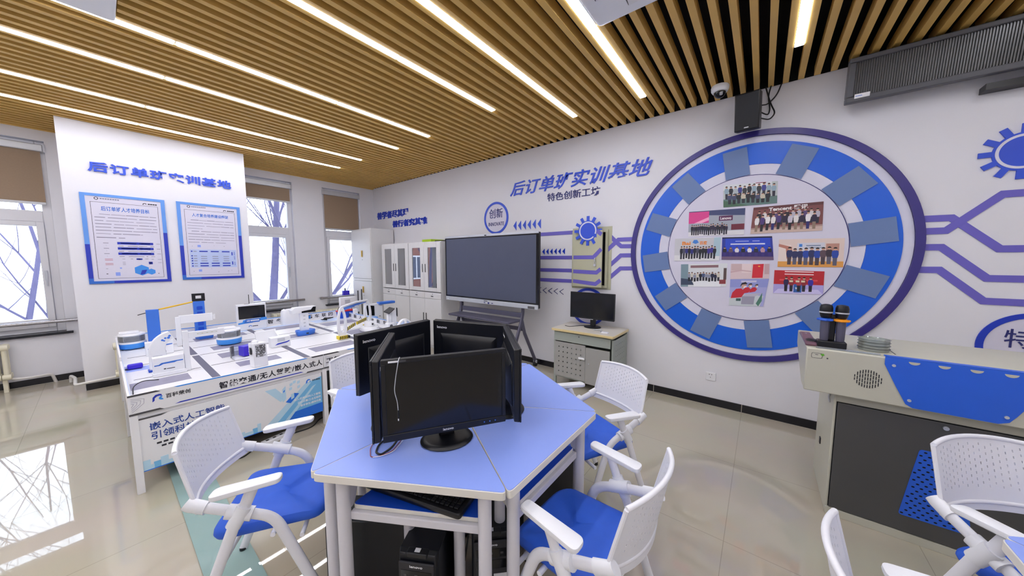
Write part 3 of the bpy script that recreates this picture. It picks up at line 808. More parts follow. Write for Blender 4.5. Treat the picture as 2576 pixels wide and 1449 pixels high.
for (u, v, s) in ((.30,.30,1.0),(.50,.48,.62),(.68,.52,.5)):
    L.append(('#c4283a', [(u-.26*s,v-.02),(u+.05*s,v+.02),(u+.14*s,v+.22*s),(u+.02*s,v+.36*s),(u-.12*s,v+.34*s),(u-.22*s,v+.2*s)]))
    L.append(('#c99f8a', [(u+.02*s,v+.36*s),(u+.14*s,v+.36*s),(u+.15*s,v+.50*s),(u+.03*s,v+.52*s)]))
    L.append(('#2a2228', [(u-.02*s,v+.42*s),(u+.02*s,v+.56*s),(u+.12*s,v+.60*s),(u+.18*s,v+.52*s),(u+.04*s,v+.50*s)]))
    L.append(('#e6e8f4', R_(u+.08*s,v+.36*s,u+.16*s,v+.44*s)))
photo('p', [(715,1057),(1105,1052),(1045,1330),(700,1318)], 'lowest photo on the wheel, students in red shirts working at a desk', L)
L = ['#b8242e', ('#a9a2dc', R_(0,0,1,.40)), ('#c8c2ec', [(0,.0),(1,0),(.9,.2),(.1,.2)]), ('#d94a52', R_(.12,.56,.88,.62)), ('#f0d8da', R_(.22,.93,.80,.97)), ('#f0d8da', R_(.22,.82,.80,.86)), ('#2f5fa8', R_(.42,.06,.58,.42)), ('#b9c9d8', [(.46,.2),(.54,.2),(.55,.28),(.45,.28)])]
for u, c in ((.26,'#2a2350'),(.37,'#8a2a34'),(.52,'#a83a44'),(.62,'#8a2a34'),(.75,'#33289a')): person(L, u, .10, .62, c, '#23202c', .055)
for u in (.36,.49,.60): L.append(('#d9cfb4', R_(u-.035,.50,u+.04,.58)))
photo('p', [(1160,963),(1663,976),(1648,1210),(1145,1195)], 'photo of people on a violet stage with a red backdrop', L)
# ------------------------------------------------------------------ beige meter box with a door
t = thing('meter_box', 'beige metal wall box with a padlocked door crossed by violet stripes', 'meter box', (5.12, 0, 1.15))
part('frame', MB().box(4.866,5.385,-0.006,0,1.135,1.90).box(4.875,4.905,-0.034,0,1.155,1.862).box(4.905,5.345,-0.034,0,1.832,1.862).box(4.905,5.345,-0.034,0,1.155,1.185).box(5.315,5.345,-0.034,0,1.185,1.832), 'board_box', t, 0.002)
part('interior', MB().box(4.9,5.32,-0.007,-0.005,1.17,1.84), 'void_black', t)
hx, hy = 4.905, -0.038
an = radians(-6)
Md = Matrix.Translation((hx, hy, 0)) @ Matrix.Rotation(an, 4, 'Z')
dr = part('door', tb(MB().box(0,0.40,-0.020,0,1.163,1.852), Md), 'board_box', t, 0.003)
dfn = lambda a, b, d: Md @ Vector((a, -0.0205-d, b))
for pts in ([(0.006, 1.53), (0.29, 1.53), (0.392, 1.628)], [(0.006, 1.352), (0.335, 1.345), (0.392, 1.39)], [(0.006, 1.228), (0.325, 1.205), (0.392, 1.255)], [(0.33, 1.846), (0.392, 1.80)]):
    m = MB(); Lp, Rp = strip_poly(pts, WB)
    for i in range(len(pts)-1): m.prism([Lp[i], Lp[i+1], Rp[i+1], Rp[i]], dfn, 0, 0.0015)
    part('stripe', m, 'sign_violet', dr)
lk = MB(); p = dfn(0.315, 1.49, 0)
lk.tube([p+Vector((0,-0.004,0.03)), p+Vector((0,-0.02,0.028)), p+Vector((0,-0.02,-0.01))], 0.006, 8)
part('hasp', lk, 'silver', dr)
lk = MB().tube([dfn(0.306,1.475,0.012), dfn(0.306,1.455,0.014), dfn(0.315,1.445,0.014), dfn(0.326,1.455,0.014), dfn(0.326,1.475,0.012)], 0.003, 8)
lk.obox(dfn(0.316, 1.435, 0.012), (0.028, 0.014, 0.026))
part('padlock', lk, 'silver', dr)
# ------------------------------------------------------------------ posters on the column
def poster(y0, y1, z0, z1, kind, label):
    t = thing('wall_poster', label, 'poster', (DC, (y0+y1)/2, z0), 0, 'framed posters on the column')
    w_, h_ = y1-y0, z1-z0
    fn = lambda a, b, d: (DC+d, y0+a*w_, z0+b*h_)
    f = 0.035/w_; g = 0.030/h_
    m = MB(); D = 0.014
    m.prism([(0,.44),(f,.44),(f,1-g),(1-f,1-g),(1-f,.60),(1,.60),(1,1),(0,1)], fn, 0, D, 0)
    m.prism([(0,.06),(f,.06),(f,.44),(0,.44)], fn, 0, D, 1)
    m.prism([(1-f,g),(1,0),(1,.60),(1-f,.60)], fn, 0, D, 1)
    m.prism([(0,0),(.28,0),(.28,g),(f,g),(f,.06),(0,.06)], fn, 0, D, 2)
    m.prism([(.28,0),(1,0),(1-f,g),(.28,g)], fn, 0, D, 1)
    part('frame', m, ['poster_blue_light', 'poster_blue_deep', 'poster_blue_mid'], t)
    part('sheet', MB().prism([(f,g),(1-f,g),(1-f,1-g),(f,1-g)], fn, 0, 0.010), 'paper', t)
    p = MB(); d0, d1 = 0.010, 0.0107
    R = lambda a, b, c, d, i: p.prism([(a,b),(c,b),(c,d),(a,d)], fn, d0, d1, i)
    lw = 0.003
    for a, b, c, d in ((.105,.055,.105+lw/w_,.91),(.90,.055,.90+lw/w_,.91),(.105,.055,.90,.055+lw/h_),(.105,.91-lw/h_,.90,.91)): R(a,b,c,d,0)
    p.ring(lambda a, b, d: (DC+d, y0+.175*w_+a, z0+.948*h_+b), 0.010, 0.016, 0, 2*pi, d0, d1, 20, 0)
    for i in range(8): R(.215+.028*i,.942,.237+.028*i,.955,2)
    # company mark
    p.ring(lambda a, b, d: (DC+d, y0+.74*w_+a, z0+.925*h_+b), 0.010, 0.017, 0.2, pi*1.1, d0, d1, 14, 0)
    for i in range(4): R(.78+.03*i,.925,.806+.03*i,.938,0)
    rng = random.Random(4 if kind == 0 else 8)
    def dash_line(a, b, y, hh=0.0065, i=2):
        x = a
        while x < b-0.02:
            l = rng.uniform(.08,.26); e = min(b, x+l); q = rng.uniform(.7,1.15)
            R(x, y, e, y+hh*q, i); x = e+rng.choice((.006,.012,.03))
    title = '后订单班人才培养目标' if kind == 0 else '人才复合培养建设框架'
    letters(p, title, fn, .215 if kind == 0 else .215, .79, .815 if kind == 0 else .822, .868, d0, d1, 3, 0.02)
    if kind == 0:
        for i in range(7): dash_line(.19 if i == 0 else .135, .87 if i < 6 else .68, .775-.036*i)
        dash_line(.135, .46, .515, 0.010)
        for i, y in enumerate((.445,.385,.325)):
            R(.36,y,.80,y+.028,4); R(.40,y+.010,.59,y+.018,5); R(.62,y+.010,.76,y+.018,5)
            dash_line(.37,.43,y-.022); dash_line(.48,.72,y-.022); dash_line(.76,.81,y-.022)
            R(.84,y+.012,.90-.01,y+.017,2); R(.20,y+.010,.26,y+.016,2); R(.23,y-.02,.232,y-.008,2)
        for y in (.275,.262,.225,.210): R(.20,y,.29,y+.005,6)
        for y in (.275,.24,.225,.21): R(.40,y,.435,y+.004,2)
        R(.57,.268,.645,.285,4); R(.59,.273,.625,.280,5); dash_line(.50,.53,.275); dash_line(.68,.72,.275); dash_line(.76,.79,.272)
        R(.72,.215,.77,.245,4); R(.73,.220,.76,.227,5); R(.73,.232,.76,.240,5); R(.84,.272,.89,.276,2); R(.84,.232,.89,.236,2)
        hexp = lambda cx, cy, r: [(cx+r/w_*cos(pi/6+i*pi/3), cy+r/h_*sin(pi/6+i*pi/3)) for i in range(6)]
        p.prism(hexp(.625,.145,.066), fn, d0, d1+.0003, 7); p.prism(hexp(.745,.125,.038), fn, d0, d1+.0004, 7)
        p.prism([(.625,.145),(.60,.09),(.66,.10),(.69,.15)], fn, d0, d1+.0006, 4)
        R(.36,.165,.385,.18,8); R(.305,.085,.36,.125,8); R(.20,.165,.225,.169,2); R(.20,.105,.22,.112,0); R(.83,.10,.845,.106,0)
    else:
        for i in range(4): dash_line(.19 if i == 0 else .135, .87 if i < 3 else .36, .775-.036*i)
        for i in range(5): dash_line(.19 if i == 0 else .135, .87 if i < 4 else .72, .63-.036*i)
        R(.26,.425,.31,.455,8); R(.52,.445,.525,.450,0); R(.68,.44,.69,.445,0); R(.175,.435,.185,.44,2)
        R(.135,.155,.88,.395,9)
        for i, y in enumerate((.365,.305,.272,.24,.205,.172)):
            p.prism([(.165+.014*cos(k*pi/4), y+.0045+.009*sin(k*pi/4)) for k in range(8)], fn, d0, d1+.0003, 4); 
            p.prism([(.19,y),(.24,y),(.24,y+.008),(.19,y+.008)], fn, d0, d1+.0003, 2)
        for j in range(3):
            a = .28+.18*j
            for y in (.362,.203,.170): p.prism([(a,y),(a+.13,y),(a+.13,y+.015),(a,y+.015)], fn, d0, d1+.0003, 4)
            for y in (.30,.27,.24): p.prism([(a+.02,y),(a+.115,y),(a+.115,y+.007),(a+.02,y+.007)], fn, d0, d1+.0003, 2)
        for y in (.32,.19): p.prism([(.80,y),(.82,y),(.82,y+.045),(.80,y+.045)], fn, d0, d1+.0003, 4)
        for y in (.32,.26,.18): p.prism([(.845,y),(.852,y),(.852,y+.05),(.845,y+.05)], fn, d0, d1+.0003, 4)
        R(.25,.10,.30,.13,8); R(.45,.135,.455,.14,0); R(.56,.09,.57,.096,0); R(.72,.10,.735,.104,0); R(.17,.105,.18,.11,0); R(.78,.108,.79,.112,0)
    part('print', p, ['ink', 'paper', 'ink_grey', 'poster_blue_mid', 'poster_blue_deep', 'paper', 'poster_red', 'sky_blue', 'top_blue', 'pale_blue_print'], t)
mat('pale_blue_print', '#b3c2e8', 0.6)
poster(-3.878, -3.231, 1.223, 2.253, 0, 'larger blue framed poster with bar chart and blue hexagons on the column')
poster(-3.127, -2.486, 1.237, 2.256, 1, 'blue framed poster with a pale blue table chart, nearer the window')
# ------------------------------------------------------------------ tall white locker in the corner
t = thing('tall_cabinet', 'tall white steel cabinet with gold lock plates standing in the room corner', 'cabinet', (0.42, -0.28, 0))
x0, x1, yf, yb, ht = 0.035, 0.795, -0.535, -0.03, 2.115
part('body', MB().box(x0,x1,yf+0.02,yb,0.0,ht), 'cabinet_white', t, 0.004)
for z0, z1, hz in ((1.125, ht-0.03, 1.62), (0.06, 1.07, 0.90)):
    d = part('door', MB().box(x0+0.006,x1-0.006,yf,yf+0.019,z0,z1), 'cabinet_white', t, 0.003)
    part('lock_plate', MB().box(0.44,0.485,yf-0.012,yf,hz-0.065,hz+0.065).box(0.466,0.478,yf-0.02,yf-0.012,hz-0.05,hz+0.05), 'gold', d, 0.002)
    part('keyhole', MB().cyl((0.47,yf-0.003,hz-0.12), 0.007, 0.004, 12, 0, 'y'), 'charcoal', d)
part('ledge', MB().box(x0,x1,yf+0.004,yf+0.02,1.078,1.118), 'cabinet_white', t, 0.003)
# ------------------------------------------------------------------ bookcases with glass doors
def bookcase(x0, x1, label):
    t = thing('bookcase', label, 'bookcase', ((x0+x1)/2, -0.22, 0), 0, 'white steel bookcases')
    yf, yb, ht = -0.42, -0.02, 1.80
    zd = 0.96
    b = MB().box(x0,x0+0.018,yf+0.02,yb,0,ht).box(x1-0.018,x1,yf+0.02,yb,0,ht).box(x0+0.018,x1-0.018,yf+0.02,yb,ht-0.03,ht).box(x0+0.018,x1-0.018,yb-0.012,yb,0.05,ht-0.03)
    b.box(x0+0.018,x1-0.018,yf+0.02,yb-0.012,0.05,zd-0.02).box(x0+0.018,x1-0.018,yf+0.03,yb-0.012,0,0.05)
    part('body', b, 'cabinet_white', t, 0.003)
    part('shelf', MB().box(x0+0.018,x1-0.018,yf+0.05,yb-0.012,1.385,1.405), 'cabinet_white', t)
    xm = (x0+x1)/2
    for a, c in ((x0+0.004, xm-0.002), (xm+0.002, x1-0.004)):
        f = MB(); w_ = (c-a)*0.235; za, zb, zt = zd+0.01, zd+0.075, ht-0.012
        f.box(a,a+w_,yf,yf+0.019,za,zt).box(c-w_,c,yf,yf+0.019,za,zt).box(a+w_,c-w_,yf,yf+0.019,za,zb).box(a+w_,c-w_,yf,yf+0.019,zt-0.085,zt)
        d = part('glass_door', f, 'cabinet_white', t, 0.002)
        part('pane', MB().box(a+w_,c-w_,yf+0.008,yf+0.012,zb,zt-0.085), 'cabinet_glass', d)
        dr = part('drawer', MB().box(a,c,yf,yf+0.019,0.852,zd-0.004), 'cabinet_white', t, 0.002)
        part('handle', MB().obox(((a+c)/2-0.01,yf-0.004,0.893),(0.05,0.008,0.012)), 'charcoal', dr)
        part('lock', MB().cyl(((a+c)/2,yf-0.004,0.93),0.006,0.005,10,0,'y'), 'charcoal', dr)
        lo = part('door', MB().box(a,c,yf,yf+0.019,0.06,0.846), 'cabinet_white', t, 0.002)
        hx = c-0.035 if a < xm-0.1 else a+0.035
        part('handle', MB().box(hx-0.008,hx+0.008,yf-0.010,yf,0.44,0.60), 'dark_grey', lo, 0.003)
        part('handle', MB().box(hx-0.007,hx+0.007,yf-0.008,yf,1.29,1.43), 'dark_grey', d, 0.003)
    return t
bookcase(0.995, 1.862, 'white steel bookcase with glass doors beside the tall corner cabinet')
bookcase(1.872, 2.735, 'white steel bookcase with glass doors next to the big screen')
# what stands behind the glass
def binder(x, tilt, col, label, z=0.985, h=0.31, w_=0.075, y=-0.34):
    m = MB().obox((x, y+0.10, z+h/2), (w_, 0.22, h), 0, 0, tilt); 
    solo('file_binder', m, col, label, 'folder', 'folders in the bookcase', origin=(x, y, z))
binder(2.42, 0.14, 'silver', 'pale grey folder leaning in the bookcase next to the big screen', h=0.33)
binder(2.555, 0.10, 'mid_blue', 'blue folder leaning beside the pale grey folder in the bookcase', h=0.30, w_=0.06)
binder(2.64, 0.0, 'shelf_blue', 'dark blue folder at the right end of the bookcase compartment', h=0.34, w_=0.05)
t = solo('cardboard_box', MB().box(1.22,1.36,-0.33,-0.14,1.406,1.50), 'gold', 'small yellowish box on the shelf behind glass, bookcase beside the corner cabinet', 'box', bev=0.003, origin=(1.29,-0.23,1.406))
t = thing('green_box', 'flat lime green box lying on top of the bookcase next to the big screen', 'box', (2.4, -0.2, 1.80))
part('box', MB().box(2.19,2.43,-0.36,-0.08,1.801,1.845), 'lime', t, 0.003)
solo('keyboard', MB().box(2.45,2.72,-0.30,-0.16,1.801,1.822), 'black_plastic', 'dark flat keyboard lying on the bookcase beside the lime green box', 'keyboard', bev=0.004, origin=(2.58,-0.23,1.801))
# ------------------------------------------------------------------ big touch screen on a trolley
t = thing('display_screen', 'large grey flat touch screen in a silver frame on a grey trolley', 'screen', (3.77, -0.45, 0.86))
sx0, sx1, sy, sz0, sz1 = 2.902, 4.632, -0.455, 0.872, 1.858
part('back_case', MB().box(sx0+0.01,sx1-0.01,sy+0.01,sy+0.07,sz0+0.01,sz1-0.01), 'charcoal', t, 0.006)
part('top_rail', MB().box(sx0,sx1,sy-0.006,sy+0.012,sz1-0.032,sz1), 'silver', t, 0.004)
part('bottom_rail', MB().box(sx0,sx1,sy-0.006,sy+0.012,sz0,sz0+0.062), 'silver', t, 0.004)
part('bezel', MB().box(sx0,sx0+0.022,sy-0.004,sy+0.012,sz0+0.062,sz1-0.032).box(sx1-0.03,sx1,sy-0.004,sy+0.012,sz0+0.062,sz1-0.032).box(sx0+.022,sx1-.03,sy-0.004,sy+0.012,sz1-0.047,sz1-0.032).box(sx0+.022,sx1-.03,sy-0.004,sy+0.012,sz0+0.062,sz0+0.082), 'black_gloss', t)
part('glass', MB().box(sx0+0.022,sx1-0.03,sy-0.0015,sy+0.01,sz0+0.082,sz1-0.047), 'screen_grey', t)
part('webcam', MB().box(3.735,3.77,sy-0.009,sy-0.005,sz1-0.024,sz1-0.012), 'black_gloss', t)
m = MB().box(3.79,3.82,sy-0.009,sy-0.005,sz0+0.008,sz0+0.032)
for x in (3.73, 3.875): m.box(x-0.014,x+0.014,sy-0.009,sy-0.005,sz0+0.017,sz0+0.027)
part('button', m, 'sign_ink', t)
part('badge', MB().box(3.715,3.785,sy-0.0075,sy-0.005,sz0+0.040,sz0+0.051), 'panel_grey', t)
part('badge', MB().box(2.94,2.965,sy-0.0075,sy-0.005,sz0+0.014,sz0+0.03), 'logo_white', t)
part('port_cover', MB().box(4.48,4.585,sy-0.009,sy-0.005,sz0+0.006,sz0+0.038), 'panel_grey', t, 0.003)
t = thing('screen_trolley', 'grey A shaped trolley on castors carrying the large screen', 'trolley', (3.77, -0.42, 0))
for x in (3.20, 4.36):
    part('leg', MB().tube(fillet([(x, -0.40, 0.98), (x, -0.40, 0.80), (x, -0.43, 0.70), (x, -0.72, 0.075)], 0.08), 0.030, 12, 0, 0.017, (1,0,0)), 'cart_grey', t)
    part('leg', MB().tube([(x, -0.42, 0.70), (x, -0.36, 0.52), (x, -0.10, 0.085)], 0.028, 12, 0, 0.016, (1,0,0)), 'cart_grey', t)
    for y in (-0.72, -0.10):
        c_ = part('castor', MB().cyl((x-0.018,y,0.036),0.036,0.036,18,0,'x'), 'black_plastic', t)
        part('castor_fork', MB().box(x-0.026,x+0.026,y-0.014,y+0.014,0.05,0.092), 'silver', c_, 0.004)
part('shelf', MB().layers(lambda l: [(p[0],p[1],l[0]) for p in rrect(1.16-l[1],0.26-l[1],0.03,4,3.78,-0.56)], [(0.688,0.02),(0.694,0.0),(0.712,0.0),(0.716,0.008)]), 'cart_grey', t)
part('cross_bar', MB().box(3.22,4.34,-0.415,-0.385,0.735,0.80).box(3.2,4.36,-0.38,-0.35,0.55,0.60), 'cart_grey', t, 0.004)
# ------------------------------------------------------------------ low metal computer cabinet with a small monitor
t = thing('metal_cabinet', 'low grey green perforated metal cabinet with a wooden top under the small monitor', 'cabinet', (5.25, -0.28, 0))
X0, X1, Y0, Y1, HT = 4.885, 5.615, -0.50, -0.04, 0.665
part('top', MB().layers(lambda l: [(p[0],p[1],l[0]) for p in rrect(X1-X0+0.03-l[1],Y1-Y0+0.04-l[1],0.02,3,(X0+X1)/2,(Y0+Y1)/2-0.01)], [(HT,0.004),(HT+0.004,0),(HT+0.026,0)]), 'tv_edge', t)
part('top_surface', MB().box(X0-0.008,X1+0.008,Y0-0.024,Y1+0.004,HT+0.026,HT+0.0285), 'tv_top', t)
b = MB().box(X0,X0+0.02,Y0+0.02,Y1,0.10,HT).box(X0+0.02,X1,Y1-0.02,Y1,0.10,HT).box(X0+0.02,X1-0.02,Y0+0.02,Y1-0.02,0.10,0.13).box(X0+0.02,X1-0.02,Y0+0.02,Y1-0.02,HT-0.025,HT)
def perf(fn, u0, u1, v0, v1, nu, nv, r, mb):
    """sheet with a grid of square-ish holes, as real openings"""
    us = [u0]; vs = [v0]
    for i in range(nu): c = u0+(u1-u0)*(i+1)/(nu+1); us += [c-r, c+r]
    for i in range(nv): c = v0+(v1-v0)*(i+1)/(nv+1); vs += [c-r, c+r]
    us.append(u1); vs.append(v1)
    for i in range(len(us)-1):
        for j in range(len(vs)-1):
            if i % 2 == 1 and j % 2 == 1:
                cu, cv = (us[i]+us[i+1])/2, (vs[j]+vs[j+1])/2; e = (us[i+1]-us[i])/2; g = (vs[j+1]-vs[j])/2
                oc = [(cu+e*cos(k*pi/4+pi/8)*.98, cv+g*sin(k*pi/4+pi/8)*.98) for k in range(8)]
                sq = [(us[i+1],vs[j]),(us[i+1],vs[j+1]),(us[i],vs[j+1]),(us[i],vs[j])]
                mb.face([fn(*sq[0]),fn(*sq[1]),fn(*oc[0]),fn(*oc[7])]); mb.face([fn(*sq[1]),fn(*sq[2]),fn(*oc[2]),fn(*oc[1]),fn(*oc[0])])
                mb.face([fn(*sq[2]),fn(*sq[3]),fn(*oc[4]),fn(*oc[3]),fn(*oc[2])]); mb.face([fn(*sq[3]),fn(*sq[0]),fn(*oc[7]),fn(*oc[6]),fn(*oc[5]),fn(*oc[4])])
                continue
            mb.face([fn(us[i],vs[j]),fn(us[i+1],vs[j]),fn(us[i+1],vs[j+1]),fn(us[i],vs[j+1])])
    return mb
b.box(X1-0.022,X1,Y0+0.02,Y0+0.05,0.10,HT-0.026).box(X1-0.022,X1,Y1-0.06,Y1-0.021,0.10,HT-0.026)
part('body', b, 'tv_cab', t, 0.002)
sd = MB(); perf(lambda u, v: (X1-0.001, u, v), Y0+0.05, Y1-0.06, 0.13, HT-0.03, 6, 7, 0.005, sd)
part('side_panel', sd, 'tv_cab', t)
part('drawer', MB().box(X0+0.012,X1-0.03,Y0,Y0+0.018,0.545,0.65), 'tv_cab', t, 0.002)
part('lock', MB().cyl((5.22,Y0-0.004,0.625),0.006,0.005,10,0,'y'), 'charcoal', t)
dm = MB(); perf(lambda u, v: (u, Y0+0.002, v), X0+0.022, 5.30, 0.12, 0.535, 6, 6, 0.0075, dm)
part('perforated_door', dm, 'tv_cab_door', t)
part('door', MB().box(5.302,X1-0.035,Y0,Y0+0.016,0.10,0.515), 'tv_cab_door', t, 0.002)
part('handle', MB().obox((5.262,Y0-0.016,0.385),(0.075,0.016,0.024)), 'white_plastic', t, 0.005)
part('lock', MB().cyl((5.345,Y0-0.004,0.335),0.007,0.006,10,0,'y'), 'silver', t)
for x, y in ((X0+0.015,Y0+0.03),(X1-0.015,Y0+0.03),(X0+0.015,Y1-0.03),(X1-0.015,Y1-0.03)):
    part('leg', MB().box(x-0.014,x+0.014,y-0.012,y+0.012,0,0.10), 'tv_cab', t)
TVT = HT+0.0285
def lcd(name, w_, h_, z0, label, group, base_r, front_mark, back_mark, bezel=0.016, loc=(0,0,0), rz=0, chin=0.03):
    """flat monitor; local: front faces -y, origin at the middle of the stand foot"""
    t = thing(name, label, 'monitor', loc, rz, group)
    off = -0.035
    bk = MB()
    bk.hexa([(-w_/2,off,z0),(w_/2,off,z0),(w_/2,off+0.024,z0+.004),(-w_/2,off+0.024,z0+.004),(-w_/2,off,z0+h_),(w_/2,off,z0+h_),(w_/2,off+0.024,z0+h_-.003),(-w_/2,off+0.024,z0+h_-.003)])
    part('back_cover', bk, 'black_plastic', t, 0.004, False)
    a, b2, cc, d_ = -w_*.40, w_*.40, z0+h_*.12, z0+h_*.78
    bu = MB().hexa([(a,off+0.023,cc),(b2,off+0.023,cc),(b2*.8,off+0.052,cc+h_*.1),(a*.8,off+0.052,cc+h_*.1),(a,off+0.023,d_),(b2,off+0.023,d_),(b2*.8,off+0.046,d_-h_*.12),(a*.8,off+0.046,d_-h_*.12)])
    part('back_bulge', bu, 'black_plastic', t, 0.010, False)
    f = MB().box(-w_/2,w_/2,off-0.008,off,z0+h_-bezel,z0+h_).box(-w_/2,w_/2,off-0.008,off,z0,z0+chin).box(-w_/2,-w_/2+bezel,off-0.008,off,z0+chin,z0+h_-bezel).box(w_/2-bezel,w_/2,off-0.008,off,z0+chin,z0+h_-bezel)
    bz = part('bezel', f, 'black_plastic', t, 0.002, False)
    part('screen', MB().box(-w_/2+bezel,w_/2-bezel,off-0.004,off+0.001,z0+chin,z0+h_-bezel), 'black_gloss', t, 0, False)
    if front_mark:
        m = MB(); letters(m, front_mark, lambda u, v, d: (u, off-0.008-d, v), -0.021, 0.021, z0+chin*.32, z0+chin*.68, 0, 0.0006, 0, 0.01)
        part('brand_mark', m, 'logo_white', bz, 0, False)
        st = MB().box(-w_/2+0.026,-w_/2+0.062,off-0.0086,off-0.008,z0+h_-0.012,z0+h_-0.005)
        part('sticker', st, 'logo_white', bz, 0, False)
        part('sticker', MB().box(-w_/2+0.064,-w_/2+0.09,off-0.0086,off-0.008,z0+h_-0.012,z0+h_-0.005), 'dark_grey', bz, 0, False)
        for i in range(3): part('button', MB().box(w_/2-.05-.024*i,w_/2-.045-.024*i,off-0.0086,off-0.008,z0+chin*.45,z0+chin*.6), 'mid_blue', bz, 0, False)
    if back_mark:
        m = MB(); letters(m, back_mark, lambda u, v, d: (-u, off+0.024+d, v), -w_/2+0.03, -w_/2+0.10, z0+h_-0.05, z0+h_-0.034, 0, 0.001, 0, 0.01)
        part('brand_mark', m, back_mark and 'logo_white', t, 0, False)
    part('neck', MB().box(-0.032,0.032,0.0,0.030,0.012,z0+h_*.36), 'black_plastic', t, 0.006, False)
    ba = MB().lathe([(0.0,0.0),(base_r,0.0),(base_r+0.003,0.004),(base_r-0.004,0.011),(base_r*.8,0.014),(base_r*.74,0.0125),(0.0,0.020)], (0,0.0,0), 40)
    ba.v = [(x, y*0.86, z) for x, y, z in ba.v]
    part('base', ba, 'black_plastic', t, 0, False)
    return t
sm = lcd('small_monitor', 0.552, 0.315, 0.105, 'black flat monitor standing on the low grey metal cabinet', None, 0.10, None, None, 0.010, (5.255, -0.215, TVT), 0, 0.014)
part('brand_mark', MB().box(-0.024,0.024,-0.0445,-0.043,0.099,0.106), 'silver', sm, 0, False)
z = TVT+0.004
solo('cable', MB().tube(fillet([(5.30,-0.13,z),(5.16,-0.16,z),(5.10,-0.24,z+0.002),(5.02,-0.36,z),(4.95,-0.33,z)],0.05),0.0035,8), 'cable_black', 'thin dark cable lying left of the small monitor on the metal cabinet', 'cable')
solo('cable', MB().tube(fillet([(5.33,-0.36,z),(5.40,-0.34,z+0.01),(5.44,-0.37,z+0.01),(5.43,-0.42,z),(5.47,-0.44,z)],0.03),0.005,8), 'silver', 'pale cable curling right of the small monitor foot', 'cable')
solo('plug_adapter', MB().box(5.46,5.53,-0.45,-0.41,TVT,TVT+0.016), 'white_plastic', 'small white plug lying at the front of the metal cabinet top', 'plug', bev=0.004, origin=(5.495,-0.43,TVT))
# ------------------------------------------------------------------ lectern
PX0, PX1, PYF, PYB = 7.05, 8.12, -1.30, -0.72
t = thing('lectern', 'beige and grey steel multimedia lectern with blue panels at the right edge', 'lectern', (7.58, -1.0, 0))
zt, zb = 0.992, 0.742
def xpr(mb, prof, x0, x1, mi=0): return mb.prism(prof, lambda a, b, d: (d, a, b), x0, x1, mi)
top = MB(); xpr(top, [(PYF, zb), (PYF, zt), (PYF+0.02, zt+0.004), (PYB, zt+0.004), (PYB, zb+0.16), (PYF+0.16, zb)], PX0, PX1)
part('top_case', top, 'podium_beige', t, 0.006)
cab = MB().box(7.19,7.98,-1.235,-0.70,0.0,zb)
part('cabinet', cab, 'podium_beige', t, 0.006)
part('wooden_armrest', MB().box(PX0-0.004,PX0+0.05,-1.262,-0.88,zt+0.004,zt+0.022), 'wood_red', t, 0.006)
part('screw', MB().cyl((PX0+0.026,-1.20,zt+0.022),0.006,0.002,12), 'silver', t)
part('screw', MB().cyl((PX0+0.022,-0.95,zt+0.022),0.006,0.002,12), 'silver', t)
dfy = -1.235
d = part('door', MB().box(7.205,7.965,dfy-0.012,dfy,0.05,0.683), 'podium_grey', t, 0.002)
part('kick_rail', MB().box(7.19,7.98,dfy-0.010,dfy,0.0,0.046), 'podium_beige', t, 0.002)
part('seam', MB().box(7.203,7.967,dfy-0.004,dfy,0.683,0.687).box(7.201,7.205,dfy-0.004,dfy,0.05,0.687), 'void_black', t)
part('lock', MB().cyl((7.589,dfy-0.020,0.66),0.010,0.010,16,0,'y').cyl((7.589,dfy-0.022,0.66),0.005,0.004,10,0,'y'), 'silver', d)
# perforated blue trapezium on the door
pf = MB(); q = [(7.515,0.522),(7.655,0.522),(7.703,0.142),(7.467,0.142)]
pr_ = polyround(q, 0.014, 3)
pf.prism(pr_, lambda a, b, dd: (a, dfy-0.012-dd, b), 0, 0.003, 0)
rows = 19
for i in range(rows):
    z = 0.155+0.355*i/(rows-1); f = (z-0.142)/0.38
    xl, xr = 7.467+0.048*f, 7.703-0.048*f
    n = 8
    for k in range(n):
        x = 7.585+(k-(n-1)/2+(0.25 if i % 2 else -0.25))*0.0285
        if not xl+0.008 < x < xr-0.008: continue
        pf.prism([(x+0.0062*cos(j*pi/4), z+0.0042*sin(j*pi/4)) for j in range(8)], lambda a, b, dd: (a, dfy-0.0152-dd, b), 0, 0.0004, 1)
part('perforated_panel', pf, ['podium_blue', 'void_black'], d)
# blue fascia folded over the upper edge
bp = [(7.354,zt+0.003),(7.354,0.955),(7.40,0.845),(7.425,0.79),(7.438,0.762),(7.462,0.748),(7.715,0.748),(7.745,0.762),(7.765,0.80),(7.835,0.955),(7.835,zt+0.003)]
fa = MB(); fa.prism(bp, lambda a, b, dd: (a, PYF-dd, b), 0, 0.004)
fa.box(7.354,7.835,PYF-0.004,PYF+0.032,zt+0.0035,zt+0.0075)
fp = part('blue_fascia', fa, 'podium_blue', t)
for x in (7.452, 7.546, 7.640, 7.734):
    m = MB(); m.prism([(x+0.019*cos(pi+i*pi/10), zt-0.008+0.014*sin(pi+i*pi/10)) for i in range(11)], lambda a, b, dd: (a, PYF-0.0041-dd, b), 0, 0.0012)
    part('finger_notch', m, 'podium_beige', fp)
for x, z in ((7.385,0.955),(7.448,0.785),(7.735,0.785),(7.80,0.955)): part('screw', MB().cyl((x,PYF-0.009,z),0.007,0.005,12,0,'y'), 'silver', fp)
